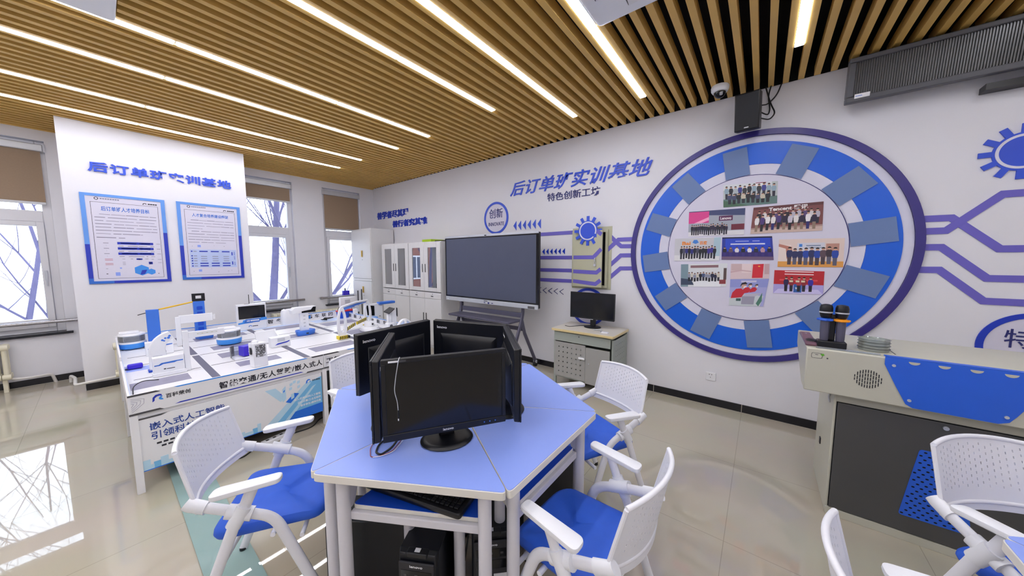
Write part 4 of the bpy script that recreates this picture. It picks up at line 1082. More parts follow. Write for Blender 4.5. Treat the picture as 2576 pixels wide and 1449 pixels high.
# speaker slots and badge
sg = MB(); gx, gz, gr = 7.300, 0.862, 0.052
for i in range(11):
    x = gx+(i-5)*0.0098; hh = math.sqrt(max(0, gr*gr-(x-gx)**2))
    z = -hh+0.004; n = max(1, round(2*hh/0.022)); L_ = 2*hh/n
    for k in range(n): z0 = gz-hh+L_*k; sg.box(x-0.0019,x+0.0019,PYF-0.0012,PYF+0.001,z0+0.002,z0+L_-0.002)
part('speaker_slots', sg, 'charcoal', t)
st = MB(); st.prism(rrect(0.046,0.030,0.006,3,7.095,0.953), lambda a, b, dd: (a, PYF-dd, b), 0, 0.001, 0); st.prism(rrect(0.042,0.026,0.005,3,7.095,0.953), lambda a, b, dd: (a, PYF-dd, b), 0.001, 0.0014, 1)
st.box(7.088,7.100,PYF-0.0018,PYF-0.0013,0.957,0.960,0)
st.prism([(7.108,0.963),(7.122,0.968),(7.127,0.960),(7.118,0.953)], lambda a, b, dd: (a, PYF-dd, b), 0.0013, 0.002, 2)
part('badge', st, ['dark_grey', 'podium_beige', 'green_mark'], t)
part('keyhole', MB().cyl((7.139,PYF-0.003,0.944),0.004,0.004,10,0,'y'), 'dark_grey', t)
part('side_latch', MB().tube([(7.188,-1.12,0.70),(7.182,-1.125,0.67),(7.188,-1.13,0.64)],0.005,8), 'silver', t)
part('side_socket', MB().box(7.184,7.191,-0.93,-0.90,0.28,0.32), 'charcoal', t)
part('front_lip', MB().box(7.09,7.34,PYF+0.012,PYF+0.02,zt+0.004,zt+0.012), 'clear_plastic', t)
part('top_slit', MB().box(7.405,7.409,-1.22,-1.10,zt+0.0035,zt+0.0046), 'charcoal', t)
# two microphones in a charging stand
mz = zt+0.004
mc = (7.155, -1.235)
t = thing('microphone_charger', 'black charging stand holding two microphones on the lectern corner', 'charging stand', (mc[0], mc[1], mz))
part('base', MB().box(mc[0]-0.060,mc[0]+0.062,mc[1]-0.032,mc[1]+0.032,mz,mz+0.040), 'black_plastic', t, 0.006)
part('post', MB().box(mc[0]-0.016,mc[0]+0.016,mc[1]+0.005,mc[1]+0.030,mz+0.040,mz+0.19), 'black_plastic', t, 0.004)
def mic(x, y, ringc, label):
    z0 = mz+0.0405
    t = thing('microphone', label, 'microphone', (x, y, z0), 0, 'handheld microphones in the charging stand')
    part('handle', MB().lathe([(0.017,0),(0.019,0.01),(0.021,0.10),(0.020,0.118)],(x,y,z0),24), 'cart_grey', t)
    part('ring', MB().lathe([(0.018,0.112),(0.036,0.116),(0.038,0.121),(0.036,0.126),(0.018,0.130)],(x,y,z0),8), ringc, t)
    part('head', MB().lathe([(0.016,0.126),(0.024,0.140),(0.029,0.165),(0.0285,0.19),(0.024,0.205),(0.010,0.210),(0.0,0.211)],(x,y,z0),24), 'black_plastic', t)
    part('band', MB().lathe([(0.0288,0.160),(0.0298,0.162),(0.0298,0.166),(0.0292,0.168)],(x,y,z0),24), 'silver', t)
mic(mc[0]-0.030, mc[1]-0.004, 'podium_blue', 'black microphone with a blue collar in the charging stand')
mic(mc[0]+0.035, mc[1]-0.004, 'orange', 'black microphone with an orange collar in the charging stand')
solo('mouse', MB().layers(lambda l: [(p[0],p[1],l[0]) for p in rrect(0.060*l[1],0.085*l[1],0.026*l[1],5,mc[0]-0.075,mc[1]+0.062)], [(mz+0.001,0.95),(mz+0.008,1.0),(mz+0.022,0.86),(mz+0.028,0.5)]), 'black_plastic', 'black rounded puck shaped gadget behind the microphone stand on the lectern', 'computer mouse', origin=(mc[0]-0.075,mc[1]+0.062,mz))
for i in range(4):
    z0 = mz+0.0005+0.0165*i
    solo('clear_lid', MB().lathe([(0.0,0.0),(0.058,0.0),(0.060,0.003),(0.060,0.012),(0.064,0.0155),(0.058,0.0155),(0.056,0.004),(0.0,0.003)],(7.335,-1.165,z0),32), 'clear_grey',
         'round clear plastic lid stacked on the lectern, %s of four from the bottom' % ['lowest', 'second', 'third', 'topmost'][i], 'plastic lid', 'clear lids stacked on the lectern', origin=(7.335,-1.165,z0))
# ------------------------------------------------------------------ hexagonal island of desks
def desk(name, label, a, C, ya=-0.355, yb=0.355, group='trapezium desks of the front island', full=True):
    AP, IN, T, ZT = 0.615, 0.20, 0.030, 0.75
    t = thing(name, label, 'desk', (C[0], C[1], 0), radians(a), group)
    k = IN/AP; g = 0.0015
    sx = (yb-0.355); sn = (ya+0.355)
    q = [(AP, ya+g*1.3), (AP, yb-g*1.3), (IN, 0.355*k+sx-g*1.3), (IN, -0.355*k+sn+g*1.3)]
    pol = polyround(q, [0.028, 0.028, 0.004, 0.004], 5)
    e = MB(); e.prism(pol, WZ(ZT-T), 0, T-0.0016, 0)
    part('tabletop', e, 'desk_edge', t, 0.002, False)
    s2 = polyround([(q[0][0]-0.0025,q[0][1]+0.0022),(q[1][0]-0.0025,q[1][1]-0.0022),(q[2][0]+0.0015,q[2][1]-0.0022),(q[3][0]+0.0015,q[3][1]+0.0022)], [0.027,0.027,0.004,0.004], 5)
    part('blue_surface', MB().prism(s2, WZ(ZT-0.0017), 0, 0.0017, 0), 'top_blue', t, 0, False)
    ym = (ya+yb)/2; hw = (yb-ya)/2-0.090
    for sg_ in (-1, 1):
        l = part('leg', MB().cyl((0.565, ym+sg_*hw, 0.012), 0.0235, ZT-T-0.012, 20), 'desk_leg', t, 0, False)
        part('foot', MB().cyl((0.565, ym+sg_*hw, 0.0), 0.021, 0.013, 16), 'black_plastic', l, 0, False)
        l = part('leg', MB().cyl((0.37, ym+sg_*0.11, 0.012), 0.0235, ZT-T-0.012, 20), 'desk_leg', t, 0, False)
        part('foot', MB().cyl((0.37, ym+sg_*0.11, 0.0), 0.021, 0.013, 16), 'black_plastic', l, 0, False)
    zs = 0.592
    w_ = hw-0.018
    sh = MB().prism(polyround([(0.545,ym-w_),(0.545,ym+w_),(0.33,ym+0.17),(0.33,ym-0.17)], [0.02,0.02,0.005,0.005], 4), WZ(zs-0.018), 0, 0.0164, 0)
    kb = part('keyboard_shelf', sh, 'desk_edge', t, 0.002, False)
    part('blue_surface', MB().prism(polyround([(0.543,ym-w_+.002),(0.543,ym+w_-.002),(0.331,ym+0.168),(0.331,ym-0.168)], [0.019,0.019,0.005,0.005], 4), WZ(zs-0.0017), 0, 0.0017, 0), 'shelf_blue', kb, 0, False)
    part('shelf_rail', MB().box(0.535,0.560,ym-hw+0.02,ym+hw-0.02,zs-0.050,zs-0.019), 'desk_leg', t, 0.004, False)
    for sg_ in (-1, 1):
        br = MB(); pts = [(0.55,0.115+zs),(0.47,0.115+zs),(0.47,zs+0.075),(0.50,zs)]
        br.prism([(0.552,zs+0.127),(0.44,zs+0.127),(0.45,zs+0.09),(0.50,zs+0.06),(0.53,zs-0.01),(0.552,zs-0.01)], lambda a_, b_, dd: (a_, ym+sg_*(w_+0.004)+dd, b_), -0.004, 0.004)
        part('bracket', br, 'desk_leg', t, 0, False)
    return t
HC = (5.60, -2.68)
HS = (HC[0]-0.082, HC[1]+0.047)
desk('trapezium_desk', 'pale blue topped trapezium desk nearest the viewer, with a keyboard on its shelf', -60, HC)
desk('trapezium_desk', 'pale blue topped trapezium desk in front of the chair pulled up on the right side', 0, HC)
desk('trapezium_desk', 'pale blue topped trapezium desk nearest the small metal cabinet', 60, HC, -0.355, 0.447)
desk('trapezium_desk', 'pale blue topped trapezium desk above the left foreground chair', -120, HC, -0.447, 0.355)
desk('trapezium_desk', 'trapezium desk on the far side of the island, towards the big screen', 120, HS)
desk('trapezium_desk', 'trapezium desk on the far side of the island, towards the model city table', 180, HS)
t = thing('hexagon_centre_table', 'pale blue hexagonal centre piece in the middle of the desk island', 'table', (HC[0]-0.041, HC[1]+0.023, 0))
hx = []
for i in range(6):
    a = radians(-90+60*i); c0 = HC if i in (0, 1, 2) else HS
    hx.append((c0[0]+0.226*cos(a), c0[1]+0.226*sin(a)))
part('top', MB().prism(hx, WZ(0.722), 0, 0.0265), 'desk_edge', t)
part('surface', MB().prism(hx, WZ(0.7485), 0, 0.0013), 'top_blue', t)
part('post', MB().cyl((HC[0]-0.04, HC[1]+0.02, 0.012), 0.04, 0.71, 24), 'desk_leg', t)
part('foot', MB().cyl((HC[0]-0.04, HC[1]+0.02, 0.0), 0.07, 0.013, 24), 'black_plastic', t)
H2 = (7.985, -2.685)
desk('trapezium_desk', 'corner of a second desk island, in front of the chair by the lectern', 120, H2, group='trapezium desks of the second island')
desk('trapezium_desk', 'desk of the second island at the lower right edge, beside the cropped chair', 180, H2, group='trapezium desks of the second island')
# ------------------------------------------------------------------ keyboard on the near shelf
t = thing('keyboard', 'black keyboard lying askew on the shelf under the nearest desk', 'keyboard', (HC[0]+0.445*cos(radians(-60))-(-0.02)*sin(radians(-60)), HC[1]+0.445*sin(radians(-60))+(-0.02)*cos(radians(-60)), 0.5925), radians(-60+90-14))
kb = MB(); kb.layers(lambda l: [(p[0],p[1],l[0]) for p in rrect(0.44-l[1],0.145-l[1],0.012,4)], [(0.0,0.006),(0.004,0.0),(0.018,0.0),(0.022,0.006)])
part('case', kb, 'black_plastic', t, 0, False)
ks = MB()
for r in range(5):
    for i in range(21):
        ks.box(-0.205+0.0195*i, -0.205+0.0195*i+0.0165, -0.055+0.0205*r, -0.055+0.0205*r+0.0170, 0.0221, 0.0285)
part('keys', ks, 'black_plastic', t, 0.002, False)
# ------------------------------------------------------------------ five monitors back to back
MZ = 0.7515
mons = [(5.848, -2.967, -32, 'black monitor facing the viewer, in front of the other monitors on the desk island', True),
        (5.865, -2.555, 45, 'black monitor seen edge on from behind, at the right of the ring of monitors', False),
        (5.434, -2.431, 107, 'black monitor showing its back, below the big touch screen', False),
        (5.187, -2.785, 186, 'black monitor showing its back, on the side towards the model city table', False),
        (5.505, -3.050, 231, 'black monitor seen edge on, just left behind the nearest monitor', False)]
m0 = None
for (x, y, a, lab, first) in mons:
    A = radians(a); off = 0.040
    loc = (x-off*cos(A), y-off*sin(A), MZ); rz = A+pi/2
    if m0 is None: m0 = lcd('desk_monitor', 0.492, 0.322, 0.052, lab, 'monitors on the desk island', 0.106, 'lenovo', 'lenovo', 0.016, loc, rz, 0.028)
    else: place(m0, loc, rz, lab)
# white cable dangling over the front monitor
A = radians(-32); nx, ny = cos(A), sin(A); ux, uy = -sin(A), cos(A)
def mp(u, v, d): return (5.840-0.04*nx+ux*u+nx*(0.043+d), -2.980-0.04*ny+uy*u+ny*(0.043+d), MZ+0.052+v)
pts = [mp(-0.158,0.300,-0.045), mp(-0.163,0.327,-0.012), mp(-0.168,0.318,0.006), mp(-0.180,0.25,0.004), mp(-0.186,0.20,0.004), mp(-0.176,0.16,0.004), mp(-0.174,0.125,0.004)]
t = thing('hanging_cable', 'thin grey cable hanging over the top edge of the nearest monitor', 'cable', mp(-0.174, 0.09, 0.004))
part('cord', MB().tube(fillet(pts,0.04,5),0.0016,8), 'silver', t)
part('plug', MB().tube([mp(-0.174,0.125,0.004), mp(-0.174,0.092,0.004)],0.0032,10), 'black_plastic', t)
part('tip', MB().tube([mp(-0.174,0.092,0.004), mp(-0.174,0.083,0.004)],0.0022,10), 'logo_white', t)
z = 0.7545
def tz(px, py): p = at(px, py, 'z', 0.752); return (p.x, p.y, z)
solo('cable', MB().tube(fillet([tz(985,1095),tz(952,1120),tz(945,1140),tz(958,1146),tz(985,1128),tz(1000,1108)],0.03,6),0.0038,8), 'cable_black', 'loop of thick black cable under the left corner of the nearest monitor', 'cable')
zz = 0.753
solo('cable', MB().tube(fillet([tz(1010,1108),tz(985,1138),tz(952,1150),tz(932,1152),tz(931,1130),tz(948,1104)],0.02,6),0.0014,8), 'cable_red', 'thin red wire loop on the table under the nearest monitor', 'cable')
solo('cable', MB().tube(fillet([tz(1014,1109),tz(990,1138),tz(958,1149),tz(938,1152)],0.02,6),0.0012,8), 'logo_white', 'thin white wire beside the red wire on the table', 'cable')
solo('cable', MB().tube(fillet([tz(1280,1000),(5.72,-2.47,0.80),tz(1268,985),tz(1262,1010)],0.03,6),0.003,8), 'mid_blue', 'blue cable between the back of the nearest monitor and the edge on monitor', 'cable')
# ------------------------------------------------------------------ computers under the desks
def tower(loc, heading, label, openside=False):
    t = thing('computer_tower', label, 'computer', (loc[0], loc[1], 0), radians(heading), 'computer towers under the desk island')
    D, W_, H_ = 0.385, 0.160, 0.365     # local +x is the front
    if openside:
        b = MB().box(-D,-0.03,-W_/2,-W_/2+0.006,0.012,H_).box(-D,-0.03,-W_/2,W_/2,H_-0.006,H_).box(-D,-0.03,-W_/2,W_/2,0.012,0.018).box(-D,-D+0.006,-W_/2,W_/2,0.018,H_-0.006)
        part('case', b, 'case_black', t, 0, False)
        part('chassis', MB().box(-D+0.006,-0.04,-W_/2+0.006,-W_/2+0.02,0.02,H_-0.008), 'silver', t, 0, False)
        bd = MB().box(-0.10,-0.045,-W_/2+0.02,W_/2-0.01,0.22,H_-0.02)
        part('drive', bd, 'silver', t, 0.003, False)
        part('circuit_board', MB().box(-0.36,-0.12,-W_/2+0.02,-W_/2+0.024,0.03,0.30), 'green_mark' if False else 'charcoal', t, 0, False)
        rr = MB(); rng = random.Random(2)
        for i in range(26):
            x, z = rng.uniform(-.35,-.13), rng.uniform(.04,.28); rr.box(x,x+rng.uniform(.008,.03),-W_/2+0.024,-W_/2+rng.uniform(.03,.05),z,z+rng.uniform(.008,.03), i % 3)
        part('components', rr, ['silver', 'charcoal', 'yellow'], t, 0, False)
        part('fan', MB().lathe([(0.045,0),(0.045,0.03),(0.018,0.03),(0.018,0.02)],(-0.22,-W_/2+0.026,0.21),20,0,'y'), 'charcoal', t, 0, False)
        part('wires', MB().tube(fillet([(-0.12,0.02,0.3),(-0.2,0.04,0.2),(-0.1,0.03,0.12),(-0.28,0.03,0.08)],0.06),0.005,8).tube(fillet([(-0.06,0.03,0.24),(-0.16,0.05,0.16),(-0.3,0.03,0.25)],0.06),0.004,8), 'cable_black', t, 0, False)
    else:
        part('case', MB().box(-D,-0.03,-W_/2,W_/2,0.012,H_), 'case_black', t, 0.003, False)
    fr = MB().hexa([(-0.035,-W_/2,0.008),(-0.006,-W_/2+0.006,0.008),(-0.006,W_/2-0.006,0.008),(-0.035,W_/2,0.008),(-0.035,-W_/2,H_+0.004),(-0.012,-W_/2+0.006,H_-0.006),(-0.012,W_/2-0.006,H_-0.006),(-0.035,W_/2,H_+0.004)])
    fr = part('front_bezel', fr, 'case_black', t, 0.005, False)
    part('front_plate', MB().box(-0.010,0.0,-W_/2+0.008,W_/2-0.008,0.02,H_-0.03), 'charcoal', t, 0.004, False)
    part('top_lip', MB().box(-0.034,-0.004,-0.042,0.042,H_-0.014,H_+0.006), 'case_black', t, 0.004, False)
    part('sticker', MB().box(-0.030,-0.012,-0.011,0.011,H_+0.006,H_+0.0068), 'logo_white', t, 0, False)
    dv = part('drive_bay', MB().box(-0.002,0.0012,-W_/2+0.018,W_/2-0.018,H_-0.10,H_-0.062), 'black_gloss', t, 0, False)
    for y in (-0.045, 0.0, 0.045): part('button', MB().box(0.0012,0.0022,y-0.006,y+0.006,H_-0.086,H_-0.077), 'dark_grey', dv, 0, False)
    part('drive_bay', MB().box(-0.002,0.0012,-W_/2+0.018,W_/2-0.018,H_-0.15,H_-0.112), 'black_gloss', t, 0, False)
    m = MB(); letters(m, 'lenovo', lambda u, v, dd: (0.0+dd, u, v), -0.026, 0.026, H_-0.050, H_-0.040, 0, 0.001, 0, 0.012)
    part('brand_mark', m, 'logo_white', t, 0, False)
    part('label', MB().box(0.0,0.0008,0.01,0.065,H_-0.205,H_-0.175), 'logo_white', t, 0, False)
    for x in (-0.34, -0.06):
        part('foot', MB().box(x-0.015,x+0.015,-W_/2+0.01,W_/2-0.01,0,0.013), 'black_plastic', t, 0, False)
    return t
tower((5.83, -3.125), -60, 'black computer tower with its front to the viewer under the nearest desk')
tower((5.325, -3.21), 218, 'black computer tower turned sideways, its flank behind the left desk legs')
tower((5.995, -2.875), -45, 'black computer tower behind the right hand desk legs, white label on its front')
tower((5.99, -2.12), 75, 'open computer tower with its circuit boards showing behind the right chair', True)
solo('cable', MB().tube(fillet([(5.87,-2.85,0.50),(5.90,-2.93,0.25),(5.885,-2.98,0.10),(5.90,-2.99,0.02),(5.96,-2.99,0.006)],0.06,5),0.004,8), 'cable_black', 'black cable dropping to the floor beside the inner desk leg, behind the middle tower', 'cable')
# ------------------------------------------------------------------ training chairs (local: forward = +x)
def make_chair(label, group, loc, rz):
    t = thing('training_chair', label, 'chair', loc, rz, group)
    # slotted backrest
    zb, zt = 0.572, 0.786
    def bp(s, v, d=0.0):
        c = 1-s*s
        x = -0.206-0.052*v-0.050*c-0.006*(1-v)*c
        z = zb+(zt-zb)*v+0.014*c*v-0.010*c*(1-v)
        y = s*(0.205-0.008*v)
        return (x-d, y, z)
    NC, NR = 17, 7
    us = [0.0]; 
    for i in range(NC):
        c = 0.10+0.80*(i)/(NC-1); us += [c-0.0042, c+0.0042]
    us.append(1.0)
    vs = [0.0, 0.10, 0.20]
    for j in range(NR*2):
        a = 0.22+0.70*j/(NR*2); vs += [a+0.004, a+0.70/(NR*2)-0.004]
    vs += [0.95, 1.0]
    vs = sorted(set(round(v, 5) for v in vs))
    nu, nv = len(us), len(vs); th = 0.007
    m = MB(); b = 0
    for d in (0.0, th):
        for v in vs:
            for u in us: m.v.append(bp(2*u-1, v, d))
    ID = lambda k, j, i: k*nu*nv+j*nu+i
    hole = set()
    for i in range(1, nu-1, 2):
        col = (i-1)//2
        for j in range(nv-1):
            if vs[j] < 0.21 or vs[j+1] > 0.93: continue
            r = int((vs[j]-0.2199)/(0.70/(NR*2)))
            if vs[j+1]-vs[j] > 0.03 and (r+col) % 2 == 0: hole.add((j, i))
    for j in range(nv-1):
        for i in range(nu-1):
            if (j, i) in hole:
                for (p, q) in (((j,i),(j,i+1)),((j,i+1),(j+1,i+1)),((j+1,i+1),(j+1,i)),((j+1,i),(j,i))):
                    m.f.append((ID(0,*p),ID(0,*q),ID(1,*q),ID(1,*p))); m.m.append(0)
                continue
            m.f.append((ID(0,j,i),ID(0,j,i+1),ID(0,j+1,i+1),ID(0,j+1,i))); m.m.append(0)
            m.f.append((ID(1,j,i),ID(1,j+1,i),ID(1,j+1,i+1),ID(1,j,i+1))); m.m.append(0)
    bk = part('backrest', m, 'chair_white', t, 0, False)
    rim = MB()
    S = [(-1+2*i/16) for i in range(17)]
    rim.tube([Vector(bp(s, 1.0, th/2))+Vector((0,0,0.002)) for s in S], 0.0085, 10, 0)
    rim.tube([bp(-1, i/8, th/2) for i in range(9)], 0.0075, 8).tube([bp(1, i/8, th/2) for i in range(9)], 0.0075, 8)
    rim.tube([Vector(bp(s, 0.0, th/2)) for s in S], 0.0085, 10)
    low = [bp(s, 0.0, 0) for s in S]
    # lower lip
    vv = []
    for s in S:
        p = Vector(bp(s, 0.0, 0)); vv += [p, p+Vector((0.004, 0, -0.030)), p+Vector((-0.008, 0, -0.034)), p+Vector((-th-0.004, 0, 0))]
    k = len(S); F = []
    for i in range(k-1):
        for e in range(4):
            g = (e+1) % 4; F.append((4*i+e, 4*i+g, 4*i+4+g, 4*i+4+e))
    F += [(0,1,2,3), (4*k-1,4*k-2,4*k-3,4*k-4)]
    rim.add(vv, F)
    part('rim', rim, 'chair_white', bk, 0, False)
    # seat cushion
    sp = polyround([(0.205,-0.185),(0.205,0.185),(-0.185,0.20),(-0.185,-0.20)], [0.075,0.075,0.05,0.05], 6)
    n = len(sp)
    def ol(l):
        z, sc, dr = l
        return [((p[0]-0.01)*sc+0.01, p[1]*sc, z-dr*max(0, (p[0]-0.06)/0.145)**2*0.030-0.007*(abs(p[1])/0.2)**2*(1 if dr else 0)) for p in sp]
    st = MB().layers(ol, [(0.402,0.90,0.3),(0.412,0.97,0.6),(0.428,1.0,0.9),(0.442,0.99,1),(0.454,0.955,1),(0.460,0.88,1),(0.462,0.70,1),(0.461,0.4,1),(0.460,0.1,1)])
    part('seat', st, 'seat_blue', t, 0, False)
    part('seat_pan', MB().box(-0.15,0.14,-0.17,0.17,0.392,0.404), 'chair_white', t, 0.004, False)
    # side frames, armrests
    for s in (-1, 1):
        y = s*0.222
        f = MB(); f.tube(fillet([(-0.215,s*0.208,0.577),(-0.06,y,0.522),(0.040,y,0.478),(0.215,y,0.012)], 0.10, 7), 0.021, 14, 0, 0.0135, (0,1,0))
        fl = part('front_leg', f, 'chair_white', t, 0, False)
        part('foot', MB().cyl((0.215,y,0.0),0.018,0.02,14), 'black_plastic', fl, 0, False)
        r = MB(); r.tube([(-0.012,s*0.240,0.640),(-0.045,s*0.238,0.560),(-0.075,s*0.240,0.510),(-0.16,s*0.240,0.28),(-0.265,s*0.240,0.012)], [0.021,0.020,0.020,0.019,0.018], 14, 0, 0.0125, (0,1,0))
        rl = part('rear_leg', r, 'chair_white', t, 0, False)
        part('foot', MB().cyl((-0.265,s*0.240,0.0),0.016,0.02,14), 'black_plastic', rl, 0, False)
        cl = MB(); cl.tube([(-0.108,s*0.226,0.541),(-0.028,s*0.226,0.511)], 0.027, 14, 0, 0.024, (0,1,0)); cl.tube([(-0.047,s*0.239,0.556),(-0.088,s*0.240,0.482)], 0.0255, 14, 0, 0.018, (0,1,0))
        c_ = part('clamp', cl, 'white_plastic', t, 0, False)
        part('screw', MB().cyl((-0.066,s*0.2502+(0 if s > 0 else -0.003),0.524),0.006,0.003,12,0,'y'), 'dark_grey', c_, 0, False)
        cn = MB(); cn.tube([(-0.238,s*0.205,0.592),(-0.225,s*0.206,0.582),(-0.175,s*0.213,0.563)], 0.0255, 14, 0, 0.018, (0,1,0))
        part('back_joint', cn, 'white_plastic', t, 0, False)
        op = [(p[0]-0.022, p[1]+s*0.246) for p in polyround([(0.104,-0.024),(0.104,0.024),(-0.122,0.031),(-0.122,-0.031)], [0.018,0.018,0.022,0.022], 5)]
        ar = MB().layers(lambda l: [(-0.022+(p[0]+0.022)*l[1], s*0.246+(p[1]-s*0.246)*(l[1]-(1-l[1])*2), l[0]+0.012*((p[0]+0.022)/0.125)) for p in op], [(0.628,0.93),(0.632,0.985),(0.640,1.0),(0.648,0.99),(0.651,0.95)])
        part('armrest', ar, 'white_plastic', t, 0, False)
    part('cross_bar', MB().tube([(0.03,-0.222,0.40),(0.03,0.222,0.40)], 0.010, 10), 'chair_white', t, 0, False)
    part('cross_bar', MB().tube([(-0.15,-0.24,0.305),(-0.15,0.24,0.305)], 0.009, 10), 'chair_white', t, 0, False)
    part('cross_bar', MB().tube([(0.13,-0.222,0.37),(0.13,0.222,0.37)], 0.009, 10), 'chair_white', t, 0, False)
    return t
GC = 'white training chairs with blue seats'
ch = make_chair('white chair with blue seat at the left, in front of the model city table', GC, (5.125, -3.345, 0), radians(57))
for (x, y, a, lab) in (
    (6.305, -2.700, 176, 'white chair with blue seat pulled up to the right side, seen from behind'),
    (6.025, -1.995, 243, 'white chair with blue seat in front of the small metal cabinet'),
    (4.735, -2.655, 0, 'white chair with only its slotted back showing beyond the far left desk'),
    (7.690, -1.965, -55, 'white chair with blue seat standing before the lectern'),
    (7.295, -2.735, 4, 'white chair cropped by the bottom edge, its back seen edge on')):
    place(ch, (x, y, 0), radians(a), lab)
# ------------------------------------------------------------------ glass sheet on the floor, power strip, floor cables
solo('glass_sheet', MB().box(3.45, 5.45, -3.592, -3.405, 0.0005, 0.009), 'mint_glass', 'long pale mint glass sheet lying on the floor under the left chair', 'glass sheet', origin=(4.45,-3.5,0.0))
t = thing('power_strip', 'white power strip on the floor in front of the model city table', 'power strip', (3.70, -2.97, 0))
part('body', MB().obox((3.70,-2.97,0.018),(0.055,0.24,0.034),0.2), 'white_plastic', t, 0.005)
sk = MB()
for i in range(4): sk.obox((3.70-0.2*(-0.08+0.05*i),-2.97-0.08+0.05*i,0.0352),(0.02,0.022,0.001),0.2)
part('outlets', sk, 'dark_grey', t)
z = 0.006
solo('cable', MB().tube(fillet([(3.67,-3.09,z),(3.74,-3.16,z),(3.80,-3.24,z),(3.62,-3.35,z),(3.3,-3.3,z)],0.1,6),0.005,8), 'cable_black', 'black cable curving from the power strip towards the left chair', 'cable')
solo('cable', MB().tube(fillet([(3.70,-2.86,z),(3.72,-2.72,z),(3.58,-2.6,z),(3.66,-2.45,z),(3.55,-2.2,z)],0.1,6),0.005,8), 'cable_black', 'black cable running from the power strip under the far end of the model city table', 'cable')
# ------------------------------------------------------------------ model city table
SX0, SX1, SY0, SY1 = 1.50, 3.755, -3.745, -1.435
ZS, ZR, ZB = 0.600, 0.655, 0.522
t = thing('model_city_table', 'large white model city table with printed blue skirts and road markings on top', 'table', ((SX0+SX1)/2, (SY0+SY1)/2, 0))
XM, YM = (SX0+SX1)/2, -2.605
part('tabletop', MB().box(SX0+0.012,SX1-0.012,SY0+0.012,SY1-0.012,ZS-0.03,ZS), 'white_metal', t)
# surface print
mat('road_line', '#3a3a48', 0.5); mat('road_grey', '#8c8aa0', 0.5, var=0.25, scale=14); mat('seam_grey', '#5d5d72', 0.5); mat('pad_blue', '#9db0ee', 0.5); mat('pale_blue_pad', '#c3d4f2', 0.5)
sp = MB(); d0, d1 = 0.0, 0.0012
Z = WZ(ZS)
def sr(x0, x1, y0, y1, i, dd=d1): sp.prism([(x0,y0),(x1,y0),(x1,y1),(x0,y1)], Z, d0, dd, i)
for y in (-3.297, -2.668, -2.05): 
    for x0, x1 in ((SX0+0.03, 2.60), (2.66, SX1-0.02)): sr(x0, x1, y-0.024, y+0.024, 0, 0.0015)
for x in (3.555, 3.15, 2.66, 2.28, 1.90):
    for y0, y1 in ((SY0+0.05,-3.33),(-3.265,-2.70),(-2.635,-2.08),(-2.02,SY1-0.04)): sr(x-0.004, x+0.004, y0, y1, 1)
for x0, x1, y0, y1 in ((3.25,3.44,-3.72,-3.42),(2.75,2.95,-3.16,-2.90),(3.22,3.38,-3.12,-2.82),(3.55,3.70,-3.15,-2.76),(2.36,2.55,-3.15,-2.8),(2.4,2.6,-2.55,-2.2),(3.22,3.42,-2.55,-2.12),(3.55,3.70,-2.60,-2.12),(1.75,1.95,-3.2,-2.75),(1.72,1.95,-2.55,-2.1),(2.7,2.95,-1.98,-1.55),(1.95,2.2,-1.95,-1.5)): sr(x0, x1, y0, y1, 2)
for x0, x1, y0, y1 in ((3.60,3.74,-3.72,-3.46),(2.72,2.86,-3.72,-3.58)): sr(x0, x1, y0, y1, 3)
for x0, x1, y0, y1 in ((1.62,1.72,-2.9,-2.1),(1.60,1.85,-1.95,-1.5),(1.6,1.8,-3.7,-3.4)): sr(x0, x1, y0, y1, 4)
part('surface_print', sp, ['seam_grey', 'road_line', 'road_grey', 'pad_blue', 'pale_blue_pad'], t)
